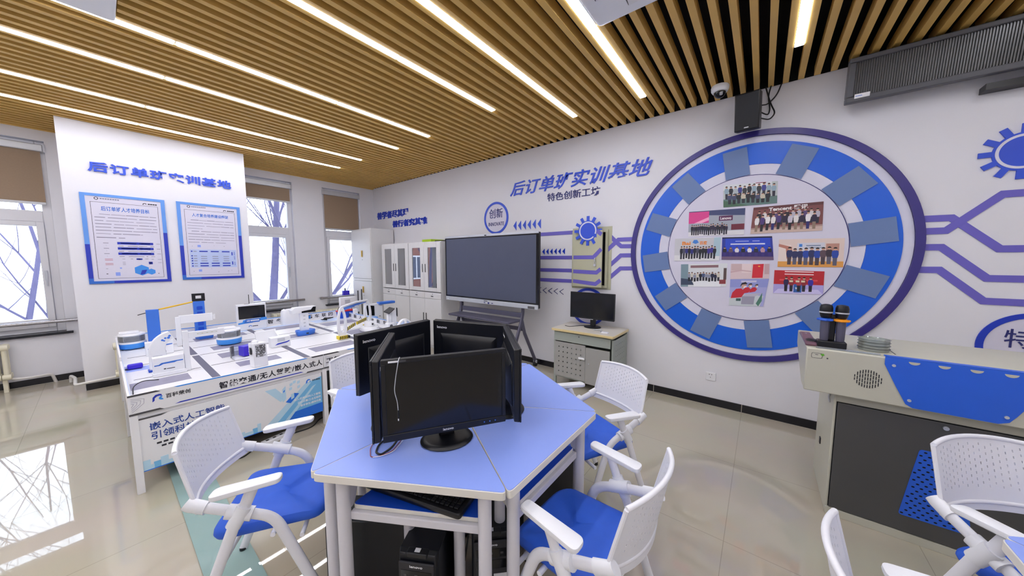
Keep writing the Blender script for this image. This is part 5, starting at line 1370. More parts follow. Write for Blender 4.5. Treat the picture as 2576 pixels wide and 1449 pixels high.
# rim panels
FX = WX(SX1-0.011)
def skirt_panel(y0, y1, text, mark):
    w_ = y1-y0
    fn = lambda a, b, d: (SX1-0.012+d, y0+a, b)
    p = part('front_skirt', MB().prism([(0,ZB),(w_,ZB),(w_,ZR),(0,ZR)], fn, 0, 0.012), 'white_metal', t, 0.001)
    m = MB(); e0, e1 = 0.012, 0.0130
    Q = lambda poly, i: m.prism(poly, fn, e0, e1, i)
    Q([(0.22,ZR-0.008),(w_-0.12,ZR-0.008),(w_-0.14,ZR),(0.20,ZR)], 0)
    Q([(0.20,ZB+0.014),(w_-0.16,ZB+0.014),(w_-0.18,ZB+0.022),(0.225,ZB+0.022)], 1)
    Q([(0,ZR-0.012),(0.14,ZR-0.012),(0.12,ZR),(0,ZR)], 2); Q([(0,ZB),(0.15,ZB),(0.13,ZB+0.012),(0,ZB+0.012)], 2)
    Q([(w_-0.085,ZR-0.012),(w_,ZR-0.012),(w_,ZR),(w_-0.10,ZR)], 2); Q([(w_-0.14,ZB),(w_,ZB),(w_,ZB+0.010),(w_-0.13,ZB+0.010)], 2)
    for r in (0.012, 0.022, 0.032, 0.042):
        L_, R_2 = strip_poly([(0.012,ZB+0.066+r*1.0),(r*1.5+0.005,ZB+0.066+r*.7),(r*1.55,ZB+0.066),(0.012,ZB+0.066-r*1.1)], 0.0016)
        for i in range(3): Q([L_[i],L_[i+1],R_2[i+1],R_2[i]], 3)
    if mark:
        L5 = lambda P: [(0.101+(a-0.165)*.5, ZB+0.082+(b-ZB-0.078)*.62) for a, b in P]
        Q(polyround([(a, b) for a, b in L5([(0.165,ZB+0.040),(0.185,ZB+0.052),(0.188,ZB+0.078),(0.210,ZB+0.094),(0.238,ZB+0.096),(0.250,ZB+0.088),(0.252,ZB+0.108),(0.230,ZB+0.116),(0.196,ZB+0.112),(0.170,ZB+0.088)])], 0.0015, 2), 1)
        Q(polyround(L5([(0.222,ZB+0.062),(0.240,ZB+0.050),(0.262,ZB+0.048),(0.262,ZB+0.058),(0.246,ZB+0.072),(0.262,ZB+0.090),(0.246,ZB+0.092),(0.228,ZB+0.080)]), 0.001, 2), 0)
        letters(m, '百科荣创', fn, 0.162, 0.278, ZB+0.066, ZB+0.096, e0, e1, 2, 0.03, 0, 1.1)
    if text: letters(m, text[0], fn, text[1], text[2], ZB+0.040, ZB+0.092, e0, e1, 4, 0.025, 0, 1.12)
    part('print', m, ['sky_blue', 'poster_blue_deep', 'dark_grey', 'ink_grey', 'ink'], p)
skirt_panel(SY0, YM-0.012, ('智能交通/无人驾驶/嵌入式人', 0.425, 1.120), True)
skirt_panel(YM-0.008, SY1, ('工智能综合实训', 0.02, 0.50), False)
bf = MB().box(SX0,SX0+0.012,SY0,SY1,ZB,ZR+0.045)
bs = part('back_skirt', bf, 'white_metal', t, 0.001)
m = MB(); bfn = lambda a, b, d: (SX0+0.012+d, a, b)
m.prism([(SY0+0.1,ZR+0.037),(SY1-0.1,ZR+0.037),(SY1-0.1,ZR+0.045),(SY0+0.1,ZR+0.045)], bfn, 0, 0.001, 0)
rng = random.Random(12)
for k in range(9):
    y = -2.43+k*0.098
    letters(m, '智多高速5G车联网'[k], bfn, y, y+0.062, ZS+0.022, ZS+0.078, 0, 0.001, 1, 0.02)
m.prism([(-1.93,ZS+0.02),(-1.90,ZS+0.02),(-1.90,ZS+0.08),(-1.93,ZS+0.06)], bfn, 0, 0.001, 0)
part('print', m, ['sky_blue', 'ink'], bs)
ls = part('left_skirt', MB().box(SX0,XM-0.004,SY0,SY0+0.012,ZB,ZR+0.03).box(XM+0.004,SX1-0.013,SY0,SY0+0.012,ZB,ZR), 'white_metal', t, 0.001)
part('blue_lining', MB().box(SX0+0.02,SX1-0.02,SY0+0.0125,SY0+0.0155,ZS,ZR-0.004), 'pale_blue_pad', ls)
rs = part('right_skirt', MB().box(SX0,SX1-0.013,SY1-0.012,SY1,ZB,ZR+0.03), 'white_metal', t, 0.001)
m = MB(); rfn = lambda a, b, d: (a, SY1-0.012-d, b)
m.prism([(SX0+0.1,ZR+0.022),(SX1-0.1,ZR+0.022),(SX1-0.1,ZR+0.03),(SX0+0.1,ZR+0.03)], rfn, 0, 0.001, 0)
for k, s_ in enumerate('智能人工智能车城管理'):
    x = 1.75+k*0.165
    letters(m, s_, rfn, x, x+0.085, ZS+0.015, ZS+0.068, 0, 0.001, 1, 0.02)
part('print', m, ['sky_blue', 'ink'], rs)
# lower printed fascia
fn = lambda a, b, d: (3.735+d, -3.712+a, b)
FW_, F0, F1 = 1.075, 0.135, 0.490
fp = part('printed_panel', MB().prism([(0,F0),(FW_,F0),(FW_,F1),(0,F1)], fn, 0, 0.010), 'white_metal', t, 0.001)
mat('print_cyan', '#74b6e2', 0.5); mat('print_cyan_light', '#b5d6ea', 0.5); mat('print_blue', '#1f6fdc', 0.5); mat('print_navy', '#1d3f92', 0.5)
m = MB()
def Q(poly, i, e=0.0108): m.prism(poly, fn, 0.010, e, i)
Q([(0.62,F0),(FW_,F0),(FW_,F1-0.03),(0.96,F1-0.06)], 0)
Q([(0.62,F0),(0.70,F0),(1.0,F1-0.055),(0.95,F1-0.055)], 1, 0.0111); Q([(0.76,F0),(0.80,F0),(1.03,F1-0.09),(1.0,F1-0.10)], 1, 0.0111)
Q([(0.80,F0+0.005),(FW_,F0+0.005),(FW_,F0+0.085),(0.86,F0+0.075)], 2, 0.0112)
Q([(0.66,F1-0.035),(0.73,F1-0.035),(0.80,F1-0.13),(0.76,F1-0.16)], 1)
Q(polyround([(0.775,0.32),(0.80,0.345),(0.80,0.455),(0.775,0.43)], 0.006, 2), 3, 0.0115); Q([(0.782,0.40),(0.793,0.411),(0.793,0.425),(0.782,0.414)], 2, 0.0118)
Q([(0.795,0.315),(0.86,0.375),(0.895,0.36),(0.83,0.295)], 2, 0.0113)
Q([(0.835,0.325),(0.858,0.335),(0.858,0.375),(0.835,0.37)], 3, 0.0117)
for (a, b) in ((0.83,0.44),(0.855,0.455),(0.885,0.445),(0.885,0.405),(0.825,0.405)): Q([(a,b),(a+0.020,b+0.006),(a+0.020,b+0.028),(a,b+0.022)], 1, 0.0116)
rng = random.Random(6)
for (a, b) in ((0.0,0.34),(0.50,0.62)):
    x = a
    while x < b-0.02:
        w_ = rng.uniform(.018,.04); h_ = rng.uniform(.02,.075); Q([(x,F0+0.006),(min(b,x+w_),F0+0.006),(min(b,x+w_),F0+0.006+h_),(x,F0+0.006+h_)], rng.choice((0,3,3)), 0.0111+rng.uniform(0,.0003)); x += w_*0.9
Q([(0,F0),(FW_,F0),(FW_,F0+0.006),(0,F0+0.006)], 2, 0.0114)
Q([(0.0,F1-0.010),(0.10,F1-0.010),(0.13,F1),(0.0,F1)], 4, 0.0112)
letters(m, '嵌入式人工智能', fn, 0.045, 0.415, 0.395, 0.445, 0.010, 0.0116, 5, 0.012)
letters(m, '引领科技未来', fn, 0.050, 0.37, 0.330, 0.382, 0.010, 0.0116, 5, 0.012)
for k in range(6):
    x = 0.070+k*0.030; Q([(x,0.293),(x+0.022,0.293),(x+0.022,0.305),(x,0.305)], 6); x += 0.02; Q([(x,0.268),(x+0.022,0.268),(x+0.022,0.280),(x,0.280)], 6)
letters(m, '嵌入式/物联网/人工智能', fn, 0.855, 1.062, 0.300, 0.320, 0.010, 0.0122, 7, 0.015)
letters(m, '边缘计算/工业互联网', fn, 0.880, 1.062, 0.268, 0.288, 0.010, 0.0122, 7, 0.015)
letters(m, '数字孪生/虚拟仿真', fn, 0.900, 1.062, 0.236, 0.256, 0.010, 0.0122, 7, 0.015)
Q(polyround([(0.950,0.425),(0.962,0.432),(0.964,0.446),(0.975,0.452),(0.985,0.448),(0.985,0.458),(0.968,0.462),(0.954,0.450)], 0.002, 2), 2, 0.0116); Q([(0.976,0.430),(0.994,0.427),(0.988,0.438),(0.992,0.446),(0.980,0.441)], 0, 0.0117)
letters(m, '百科荣创', fn, 1.0, 1.062, 0.434, 0.448, 0.010, 0.0116, 6, 0.02)
part('print', m, ['print_cyan', 'print_cyan_light', 'print_blue', 'print_cyan_light', 'dark_grey', 'print_navy', 'ink', 'logo_white'], fp)
part('printed_panel', MB().box(3.735,3.745,-2.565,-1.50,F0,F1), 'white_metal', t, 0.001)
for x in (SX0+0.02, XM, SX1-0.025):
    for y in (SY0+0.018, YM-0.005, SY1-0.018):
        part('leg', MB().box(x-0.022,x+0.022,y-0.018,y+0.018,0,ZB), 'white_metal', t, 0.002)
part('frame_rail', MB().box(SX0,SX1-0.015,SY0+0.01,SY0+0.04,ZB-0.04,ZB).box(SX0,SX1-0.015,SY1-0.04,SY1-0.01,ZB-0.04,ZB).box(SX1-0.045,SX1-0.015,SY0+0.04,SY1-0.04,ZB-0.03,ZB).box(SX0,SX0+0.03,SY0+0.04,SY1-0.04,ZB-0.04,ZB), 'white_metal', t)
part('under_shade', MB().box(SX0+0.05,SX1-0.12,SY0+0.08,SY1-0.08,0.10,0.13), 'charcoal', t)  # dark sheet standing in for the shadow under the table, not a real tray
# ------------------------------------------------------------------ models standing on the model city table
def B(px, py, z=None):
    p = at(px, py, 'z', ZS+0.0015 if z is None else z)
    return p.x, p.y, 1.0/(FPX/((p-CAM).dot(FW)))       # x, y, metres per measured spot
z0 = ZS+0.0018
GP = 'model buildings and machines on the model city table'
def curved(mb, prof_l, prof_r, x0, x1, fn): pass
# 1 white curved tower on a blue foot
x, y, k = B(402, 932); 
t = thing('model_tower', 'white bending model tower on a blue foot at the left end of the model table', 'scale model', (x, y, z0), 0, GP)
W_, HH = 0.105, 0.285
cen = [(0.0,0.0),(0.0,0.10),(-0.004,0.165),(0.012,0.215),(0.045,0.25),(0.082,0.268)]
cen = [tuple(p)[:2] for p in [(v.x, v.y) for v in fillet([(a, b, 0) for a, b in cen], 0.05, 4)]]
wd = [0.052*(1-0.35*i/(len(cen)-1)) for i in range(len(cen))]
m = MB(); L_ = []; R2 = []
for i, (a, b) in enumerate(cen):
    q = Vector(cen[min(i+1,len(cen)-1)])-Vector(cen[max(i-1,0)]); q.normalize(); n_ = Vector((-q.y, q.x))*wd[i]
    L_.append((a+n_.x, b+n_.y)); R2.append((a-n_.x, b-n_.y))
m.prism(L_+R2[::-1], lambda a, b, d: (x+d, y+a, z0+0.012+b), -0.05, 0.0)
part('body', m, 'white_plastic', t, 0.004)
part('foot', MB().box(x-0.06,x+0.012,y-0.06,y+0.075,z0,z0+0.012), 'shelf_blue', t)
part('panel', MB().box(x,x+0.002,y-0.030,y+0.022,z0+0.075,z0+0.125), 'silver', t)
hs = MB()
for a, b, r in ((0.030,0.233,0.008),(0.047,0.247,0.007),(0.065,0.247,0.009),(0.040,0.226,0.006),(0.072,0.262,0.008)): hs.lathe([(r,0),(r,0.002),(0,0.002)], (x+0.0,y+a,z0+0.012+b), 10, 0, 'x')
part('window', hs, 'mid_blue', t)
# 2 white module boxes with a tall post and arm
x, y, k = B(428, 942)
t = thing('model_gantry', 'white gantry model with a tall post and long arm rising from a striped box', 'scale model', (x, y, z0), 0, GP)
part('box', MB().box(x-0.07,x+0.0,y-0.085,y+0.085,z0,z0+0.145), 'white_plastic', t, 0.003)
part('plinth', MB().box(x-0.08,x+0.012,y-0.09,y+0.095,z0,z0+0.025), 'white_plastic', t, 0.002)
m = MB(); m.prism([(-0.078,0.082),(-0.05,0.082),(-0.03,0.092),(0.03,0.092),(0.045,0.098),(0.078,0.098),(0.078,0.106),(0.03,0.106),(0.0,0.104),(-0.04,0.102),(-0.055,0.09),(-0.078,0.09)], lambda a, b, d: (x+d, y+a, z0+b), 0, 0.0015)
part('blue_stripe', m, 'poster_blue_mid', t)
part('mark', MB().box(x,x+0.001,y-0.03,y-0.018,z0+0.048,z0+0.056).box(x,x+0.001,y-0.014,y+0.03,z0+0.048,z0+0.053), 'ink', t)
part('post', MB().box(x-0.045,x-0.015,y+0.088,y+0.122,z0,z0+0.325), 'white_plastic', t, 0.003)
ar = part('arm', MB().box(x-0.040,x-0.020,y+0.122,y+0.345,z0+0.262,z0+0.312), 'white_plastic', t, 0.003)
cf = MB()
for i in range(4): cf.ring(lambda a, b, d: (x-0.0195+d, y+0.235+(i-1.5)*0.03+a*1.7, z0+0.290+b*.5), 0.008, 0.0105, 0, 2*pi, 0, 0.001, 14)
part('emblem', cf, 'board_box', ar)
x, y, k = B(402, 892)
t = thing('model_box', 'white striped module box behind the gantry post, with a thin bent rod on top', 'scale model', (x, y, z0), 0, GP)
part('box', MB().box(x-0.08,x,y-0.085,y+0.095,z0,z0+0.125), 'white_plastic', t, 0.003)
m = MB(); m.prism([(-0.07,0.06),(-0.03,0.064),(0.0,0.076),(0.088,0.086),(0.088,0.094),(0.02,0.092),(-0.02,0.078),(-0.07,0.070)], lambda a, b, d: (x+d, y+a, z0+b), 0, 0.0015)
part('blue_stripe', m, 'poster_blue_mid', t)
part('mark', MB().box(x,x+0.001,y-0.01,y+0.002,z0+0.022,z0+0.030).box(x,x+0.001,y+0.006,y+0.045,z0+0.022,z0+0.027), 'ink', t)
part('clamp', MB().box(x-0.05,x-0.02,y-0.03,y+0.03,z0+0.125,z0+0.139), 'black_plastic', t, 0.002)
part('rod', MB().tube([(x-0.035,y+0.03,z0+0.137),(x-0.035,y+0.065,z0+0.152)],0.003,8), 'black_plastic', t)
# sign plate (tall white post, plate)
x, y, k = B(455, 870)
t = thing('model_sign', 'white overhead sign model with a blank plate, behind the gantry', 'scale model', (x, y, z0), 0, GP)
part('post', MB().box(x-0.015,x+0.015,y-0.025,y+0.012,z0,z0+0.305), 'white_plastic', t, 0.003)
part('plate', MB().box(x-0.008,x+0.012,y+0.002,y+0.262,z0+0.232,z0+0.318), 'white_plastic', t, 0.003)
part('tab', MB().box(x-0.006,x+0.010,y+0.262,y+0.283,z0+0.245,z0+0.300), 'white_plastic', t, 0.002)
# 3 blue gate with yellow beam
x, y, k = B(398, 872)
xg = x-0.02
x2, y2, k2 = B(510, 835)
t = thing('model_gate', 'blue gate model with two pillars and a yellow top bar on the model table', 'scale model', (xg, y, z0), 0, GP)
hp = 0.385
part('pillar', MB().box(xg-0.05,xg+0.0,y-0.060,y+0.030,z0,z0+hp), 'mid_blue', t, 0.003)
xr = 1.62; yr = at(503, 812, 'x', xr).y
zr_ = 0.345
p2 = part('pillar', MB().box(xr-0.03,xr+0.02,yr-0.045,yr+0.050,z0,z0+zr_+0.07), 'mid_blue', t, 0.003)
gl = MB()
for i in range(5): gl.prism(rrect(0.05,0.042,0.008,2,yr+0.005,z0+zr_-0.01-0.062*i), lambda a, b, d: (xr+0.02+d, a, b), 0, 0.0015)
part('glyph', gl, 'shelf_blue', p2)
part('bar', MB().tube([(xg-0.02,y+0.03,z0+hp-0.004),(xr,yr-0.045,z0+zr_+0.066)],0.008,8), 'yellow', t)
hd = MB(); 
for a0_, a1_, b0_, b1_ in ((-0.05,-0.02,0.0,0.09),(0.03,0.06,0.0,0.09),(-0.02,0.03,0.065,0.09),(-0.02,0.03,0.0,0.03)): hd.box(xr-0.02,xr+0.01,yr+a0_,yr+a1_,z0+zr_+0.07+b0_,z0+zr_+0.07+b1_)
part('handle', hd, 'black_plastic', t, 0.002)
part('rod', MB().tube([(xg-0.03,y-0.06,z0+hp-0.03),(xg-0.03,y-0.115,z0+hp-0.045)],0.004,8), 'black_plastic', t)
# small blue tray
x, y, k = B(514, 853)
t = thing('model_tray', 'little blue open tray with a black insert on the model road', 'scale model', (x, y, z0), 0, GP)
part('tray', MB().hexa([(x-0.08,y-0.06,z0),(x,y-0.035,z0),(x,y+0.075,z0),(x-0.08,y+0.06,z0),(x-0.09,y-0.075,z0+0.05),(x+0.01,y-0.045,z0+0.05),(x+0.01,y+0.085,z0+0.05),(x-0.09,y+0.075,z0+0.05)]), 'mid_blue', t, 0.003)
part('insert', MB().box(x-0.07,x-0.02,y-0.03,y+0.055,z0+0.05,z0+0.058), 'black_plastic', t)
# 4 round glazed vehicles
def pod(px, py, label, s=1.0, dx=0):
    x, y, k = B(px, py); x += dx
    t = thing('model_vehicle', label, 'scale model', (x, y, z0), 0, 'round glazed shuttle models')
    el = lambda r, z: [(x+r*1.05*cos(i*pi/16), y+r*sin(i*pi/16), z0+z) for i in range(32)]
    part('body', MB().layers(lambda l: el(l[1]*s, l[0]*s), [(0.006,0.092),(0.012,0.10),(0.05,0.104),(0.062,0.102)]), 'sky_blue', t)
    part('trim', MB().layers(lambda l: el(l[1]*s, l[0]*s), [(0.062,0.103),(0.068,0.1035),(0.078,0.100),(0.080,0.096)]), 'white_plastic', t)
    part('cabin_glass', MB().ring(lambda a, b, d: (x+a*1.05, y+b, z0+d), 0.092*s, 0.095*s, 0, 2*pi, 0.080*s, 0.142*s, 40), 'clear_plastic', t)
    part('interior', MB().box(x-0.05*s,x+0.05*s,y-0.055*s,y+0.055*s,z0+0.081*s,z0+0.112*s), 'charcoal', t, 0.004)
    part('roof', MB().layers(lambda l: el(l[1]*s, l[0]*s), [(0.142,0.096),(0.148,0.100),(0.158,0.097),(0.164,0.085)]), 'white_plastic', t)
    part('roof_box', MB().box(x-0.05*s,x+0.06*s,y-0.085*s,y+0.055*s,z0+0.164*s,z0+0.182*s), 'white_plastic', t, 0.006)
    rg = MB()
    for s1 in (-1, 1):
        for s2 in (-1, 1): rg.box(x+s1*0.055*s-0.003,x+s1*0.055*s+0.003,y+s2*0.06*s-0.003,y+s2*0.06*s+0.003,z0+0.08*s,z0+0.142*s)
    part('pillars', rg, 'charcoal', t)
    wh = MB()
    for s1 in (-1, 1):
        for s2 in (-1, 1): wh.cyl((x+s1*0.05*s, y+s2*0.07*s-0.008, z0+0.012), 0.012, 0.016, 12, 0, 'y')
    part('wheels', wh, 'black_plastic', t)
pod(584, 868, 'round blue and white glazed shuttle model in the middle of the model table', 1.0, -0.10)
pod(336, 880, 'round blue and white glazed shuttle model at the far left corner of the model table', 0.95, -0.10)
x, y, k = B(330, 930)
t = thing('model_car', 'small dark blue and white car model at the left edge of the model table', 'scale model', (x-0.05, y, z0), 0, GP)
part('body', MB().box(x-0.09,x,y-0.055,y+0.06,z0+0.01,z0+0.035), 'white_plastic', t, 0.006)
part('hood', MB().box(x-0.02,x+0.02,y-0.02,y+0.065,z0+0.004,z0+0.045), 'violet_blue', t, 0.010)
solo('cable', MB().tube(fillet([(3.56,-3.715,z0+0.004),(3.45,-3.71,z0+0.03),(3.36,-3.66,z0+0.035),(3.30,-3.58,z0+0.004)],0.06,6),0.003,8), 'cable_black', 'thin black cable arching inside the left rim of the model table', 'cable')
# 5 violet cube and speckled tower
x, y, k = B(622, 902)
t = thing('model_cube', 'violet blue cube in a clear case beside the speckled white tower', 'scale model', (x-0.05, y, z0), 0, GP)
part('base', MB().box(x-0.13,x+0.0,y-0.085,y+0.06,z0,z0+0.016), 'white_plastic', t, 0.003)
part('cube', MB().obox((x-0.05,y+0.01,z0+0.068),(0.085,0.085,0.088),0.25), 'violet_blue', t, 0.003)
part('dot', MB().lathe([(0.008,0),(0.008,0.0015),(0,0.0015)],(x-0.006,y+0.022,z0+0.06),12,0,'x'), 'logo_white', t)
part('clear_case', MB().ring(lambda a, b, d: (x-0.07+a, y-0.02+b, z0+d), 0.080, 0.083, 0.6, 5.0, 0.016, 0.11, 30), 'clear_plastic', t)
x, y, k = B(656, 922)
t = thing('model_tower', 'white block tower with a speckled panel at the front rim of the model table', 'scale model', (x-0.04, y, z0), 0, GP)
part('body', MB().hexa([(x-0.07,y-0.055,z0),(x,y-0.04,z0),(x,y+0.055,z0),(x-0.07,y+0.04,z0),(x-0.075,y-0.058,z0+0.20),(x-0.005,y-0.042,z0+0.20),(x-0.005,y+0.050,z0+0.20),(x-0.075,y+0.034,z0+0.20)]), 'white_plastic', t, 0.003)
rng = random.Random(3); spk = MB()
for i in range(13):
    for j in range(17):
        if rng.random() < .75: a = y-0.026+i*0.0052; b = z0+0.085+j*0.006; spk.box(x-0.004,x+0.0008,a,a+0.0034,b,b+0.0038)
part('speckle', spk, 'dark_grey', t)
part('cap', MB().lathe([(0.0,0.02),(0.02,0.018),(0.028,0.0)],(x-0.045,y-0.02,z0+0.20),18), 'white_plastic', t)
part('side_window', MB().box(x-0.055,x-0.02,y-0.057,y-0.050,z0+0.11,z0+0.165), 'charcoal', t)
# 6 white box with blue stripe and tilted screen
x, y, k = B(708, 872)
t = thing('model_box', 'white box model with one blue stripe near the middle of the model table', 'scale model', (x-0.05, y, z0), 0, GP)
part('box', MB().box(x-0.09,x,y-0.085,y+0.085,z0,z0+0.10), 'white_plastic', t, 0.003)
part('slot', MB().box(x,x+0.001,y-0.03,y+0.035,z0+0.055,z0+0.09), 'silver', t)
m = MB(); m.prism([(-0.055,0.022),(-0.03,0.040),(0.05,0.048),(0.075,0.056),(0.075,0.046),(0.05,0.036),(-0.03,0.026)], lambda a, b, d: (x+d, y+a, z0+b), 0, 0.0015)
part('blue_stripe', m, 'poster_blue_deep', t)
x, y, k = B(684, 868)
t = thing('model_screen', 'tilted white panel model behind the box with one blue stripe', 'scale model', (x-0.12, y, z0), 0, GP)
part('panel', MB().hexa([(x-0.16,y-0.09,z0),(x-0.14,y-0.09,z0),(x-0.14,y+0.10,z0),(x-0.16,y+0.10,z0),(x-0.19,y-0.10,z0+0.13),(x-0.17,y-0.10,z0+0.13),(x-0.17,y+0.09,z0+0.135),(x-0.19,y+0.09,z0+0.135)]), 'white_plastic', t, 0.003)
part('strut', MB().tube([(x-0.15,y+0.09,z0+0.01),(x+0.02,y+0.02,z0+0.01)],0.006,8).tube([(x-0.17,y+0.08,z0+0.12),(x-0.02,y+0.10,z0+0.01)],0.006,8), 'white_plastic', t)
# 7 LED display board
xl = 1.66; p_ = at(598, 828, 'x', xl); yl0 = p_.y; yl1 = at(672, 815, 'x', xl).y
zl1 = at(592, 768, 'x', xl).z
t = thing('model_display', 'white framed little display board with dark screen and blue banner on the model table', 'scale model', (xl, (yl0+yl1)/2, z0), 0, GP)
w_ = yl1-yl0; hh = zl1-z0
lf = lambda a, b, d: (xl+d, yl0+a*w_, z0+b*hh)
P4 = lambda a, b, c_, d_: [(a,b),(c_,b),(c_,d_),(a,d_)]
part('board', MB().prism([(0.02,0),(.99,0),(1,1),(0,1)], lf, -0.06, 0), 'white_plastic', t, 0.004)
part('screen', MB().prism(P4(.06,.44,.95,.93), lf, 0, 0.003), 'black_gloss', t)
m = MB(); m.prism([(.03,.24),(.25,.26),(.5,.27),(.55,.31),(1.0,.33),(1.0,.44),(.8,.44),(.78,.40),(.2,.40),(.17,.32),(.03,.30)], lf, 0, 0.0025, 0)
m.prism([(.22,.28),(.74,.28),(.79,.42),(.27,.42)], lf, 0.0025, 0.0035, 1)
letters(m, 'LED', lf, .31, .42, .32, .385, 0.0035, 0.0042, 2, 0.02)
for i in range(6): m.prism(P4(.44+.05*i,.325,.48+.05*i,.38), lf, 0.0035, 0.0042, 2)
m.ring(lambda a, b, d: (xl+d, yl0+.42*w_+a, z0+.12*hh+b), 0.011, 0.018, 0.1, pi*1.05, 0, 0.002, 12, 3)
m.prism(P4(.49,.12,.68,.145), lf, 0, 0.002, 4)
part('banner', m, ['sky_blue', 'poster_blue_mid', 'logo_white', 'poster_blue_mid', 'ink'], t)
part('antenna', MB().tube([(xl-0.03,yl0+.28*w_,z0+hh),(xl-0.03,yl0+.45*w_,z0+hh+0.002),(xl-0.03,yl0+.45*w_,z0+hh+0.12)],0.004,8), 'charcoal', t)
# 8 white post with black fronted roof on a blue boat base
x, y, k = B(770, 842)
t = thing('model_kiosk', 'white letter post with dark fronted roof on a blue boat shaped base', 'scale model', (x, y, z0), 0, GP)
bo = polyround([(x+0.03,y-0.105),(x+0.05,y+0.02),(x+0.0,y+0.115),(x-0.10,y+0.085),(x-0.10,y-0.085)], 0.03, 4)
m = MB().layers(lambda l: [(x-0.02+(p[0]-x+0.02)*l[1], y+(p[1]-y)*l[1], z0+l[0]) for p in bo], [(0.0,0.90),(0.008,0.94),(0.05,1.0),(0.056,0.97),(0.050,0.90)])
part('base', m, 'mid_blue', t)
part('port', MB().box(x+0.036,x+0.046,y-0.01,y+0.015,z0+0.018,z0+0.032), 'black_plastic', t)
po = part('post', MB().box(x-0.065,x-0.02,y-0.045,y+0.045,z0+0.05,z0+0.262), 'white_plastic', t, 0.003)
gl = MB()
for i in range(4): gl.box(x-0.02,x-0.0185,y-0.012,y+0.010,z0+0.095+0.042*i,z0+0.108+0.042*i)
part('glyph', gl, 'silver', po)
part('roof', MB().prism([(-0.13,0.262),(0.12,0.262),(0.13,0.335),(-0.10,0.335),(-0.135,0.305)], lambda a, b, d: (x-0.05+d, y+a, z0+b), -0.05, 0.04), 'white_plastic', t, 0.004)
part('roof_front', MB().prism([(-0.03,0.266),(0.118,0.266),(0.126,0.328),(0.095,0.328),(0.07,0.296),(0.0,0.290),(-0.03,0.285)], lambda a, b, d: (x-0.01+d, y+a, z0+b), 0, 0.003), 'black_gloss', t)
x, y, k = B(735, 815)
t = thing('model_building', 'rounded white building model left of the letter post', 'scale model', (x-0.05, y, z0), 0, GP)
part('body', MB().layers(lambda l: [(p[0],p[1],z0+l[0]) for p in rrect(0.14-l[1],0.26-l[1],0.05,5,x-0.05,y+0.02)], [(0,0),(0.16,0.0),(0.20,0.02),(0.215,0.08)]), 'white_plastic', t)
# 9 arch gate with hazard bars
x, y, k = B(862, 852)
t = thing('model_arch_gate', 'white oval ring gate model with yellow and black feet and a blue top bar', 'scale model', (x, y, z0), 0, GP)
def oval_leg(x, y, s=1.0):
    m = MB(); n = 30; I = []; O = []
    for i in range(n):
        a = 2*pi*i/n; c_, s_ = cos(a), sin(a)
        O.append((0.050*s*c_*(1-.18*s_), 0.185+0.185*s_*s)); I.append((0.028*s*c_*(1-.15*s_), 0.20+0.125*s_*s))
    b = len(m.v)
    for d in (-0.015, 0.015):
        for p in O: m.v.append((x+d, y+p[0], z0+p[1]))
        for p in I: m.v.append((x+d, y+p[0], z0+p[1]))
    for i in range(n):
        j = (i+1) % n
        m.f += [(i,j,n+j,n+i),(2*n+i,3*n+i,3*n+j,2*n+j),(i,2*n+i,2*n+j,j),(n+i,n+j,3*n+j,3*n+i)]; m.m += [0]*4
    return m
part('ring', oval_leg(x, y), 'white_plastic', t)
def hazard(y0, y1, x0, x1, za, zb, n, skew=0.006):
    m = MB(); m.box(x0,x1,y0,y1,za,zb,0); st = (y1-y0)/n
    for i in range(n):
        a = y0+st*(i+.25); m.prism([(a,za),(a+st*.5,za),(a+st*.5+skew,zb),(a+skew,zb)], lambda p, q, d: (x1+d, p, q), 0, 0.001, 1)
    return m
part('foot', hazard(y-0.05,y+0.05,x-0.04,x+0.03,z0,z0+0.036,5), ['hazard_yellow','black_plastic'], t)
part('foot_end', MB().box(x-0.035,x+0.025,y+0.05,y+0.075,z0,z0+0.030), 'black_plastic', t)
x2, y2, k = B(926, 822)
part('ring', oval_leg(x2, y2, 0.95), 'white_plastic', t)
part('foot', hazard(y2-0.05,y2+0.05,x2-0.04,x2+0.03,z0,z0+0.036,5), ['hazard_yellow','black_plastic'], t)
part('foot_end', MB().box(x2-0.035,x2+0.025,y2+0.05,y2+0.075,z0,z0+0.030), 'black_plastic', t)
part('top_beam', MB().tube([(x,y,z0+0.36),((x+x2)/2,(y+y2)/2,z0+0.375),(x2,y2,z0+0.36)],0.014,10), 'white_plastic', t)
part('blue_beam', MB().tube([(x-0.01,y+0.03,z0+0.335),(x2-0.01,y2-0.02,z0+0.345)],0.016,4), 'mid_blue', t)
bx = MB(); mx_, my_ = (x+x2)/2, (y+y2)/2
part('camera_box', MB().box(mx_-0.02,mx_+0.03,my_-0.02,my_+0.035,z0+0.26,z0+0.335), 'silver', t, 0.003)
part('camera_box', MB().box(mx_-0.02+0.2,mx_+0.02+0.2,my_-0.12,my_-0.08,z0+0.27,z0+0.325), 'white_plastic', t, 0.003)
def bar(p, q, n):
    p, q = Vector(p), Vector(q); m = MB(); d = (q-p)/n; u = Vector((-d.y, d.x, 0)).normalized()*0.007
    for i in range(2*n):
        a = p+d*(i/2); b_ = p+d*((i+1)/2)
        m.hexa([a-u-Vector((0,0,.018)),b_-u-Vector((0,0,.018)),b_+u-Vector((0,0,.018)),a+u-Vector((0,0,.018)),a-u+Vector((0,0,.018)),b_-u+Vector((0,0,.018)),b_+u+Vector((0,0,.018)),a+u+Vector((0,0,.018))], i % 2)
    return m
part('barrier_bar', bar((x-0.0,y+0.02,z0+0.085),(mx_-0.01,my_-0.01,z0+0.105),6), ['hazard_yellow','black_plastic'], t)
part('barrier_bar', bar((mx_+0.0,my_+0.01,z0+0.112),(x2,y2-0.02,z0+0.115),7), ['hazard_yellow','black_plastic'], t)
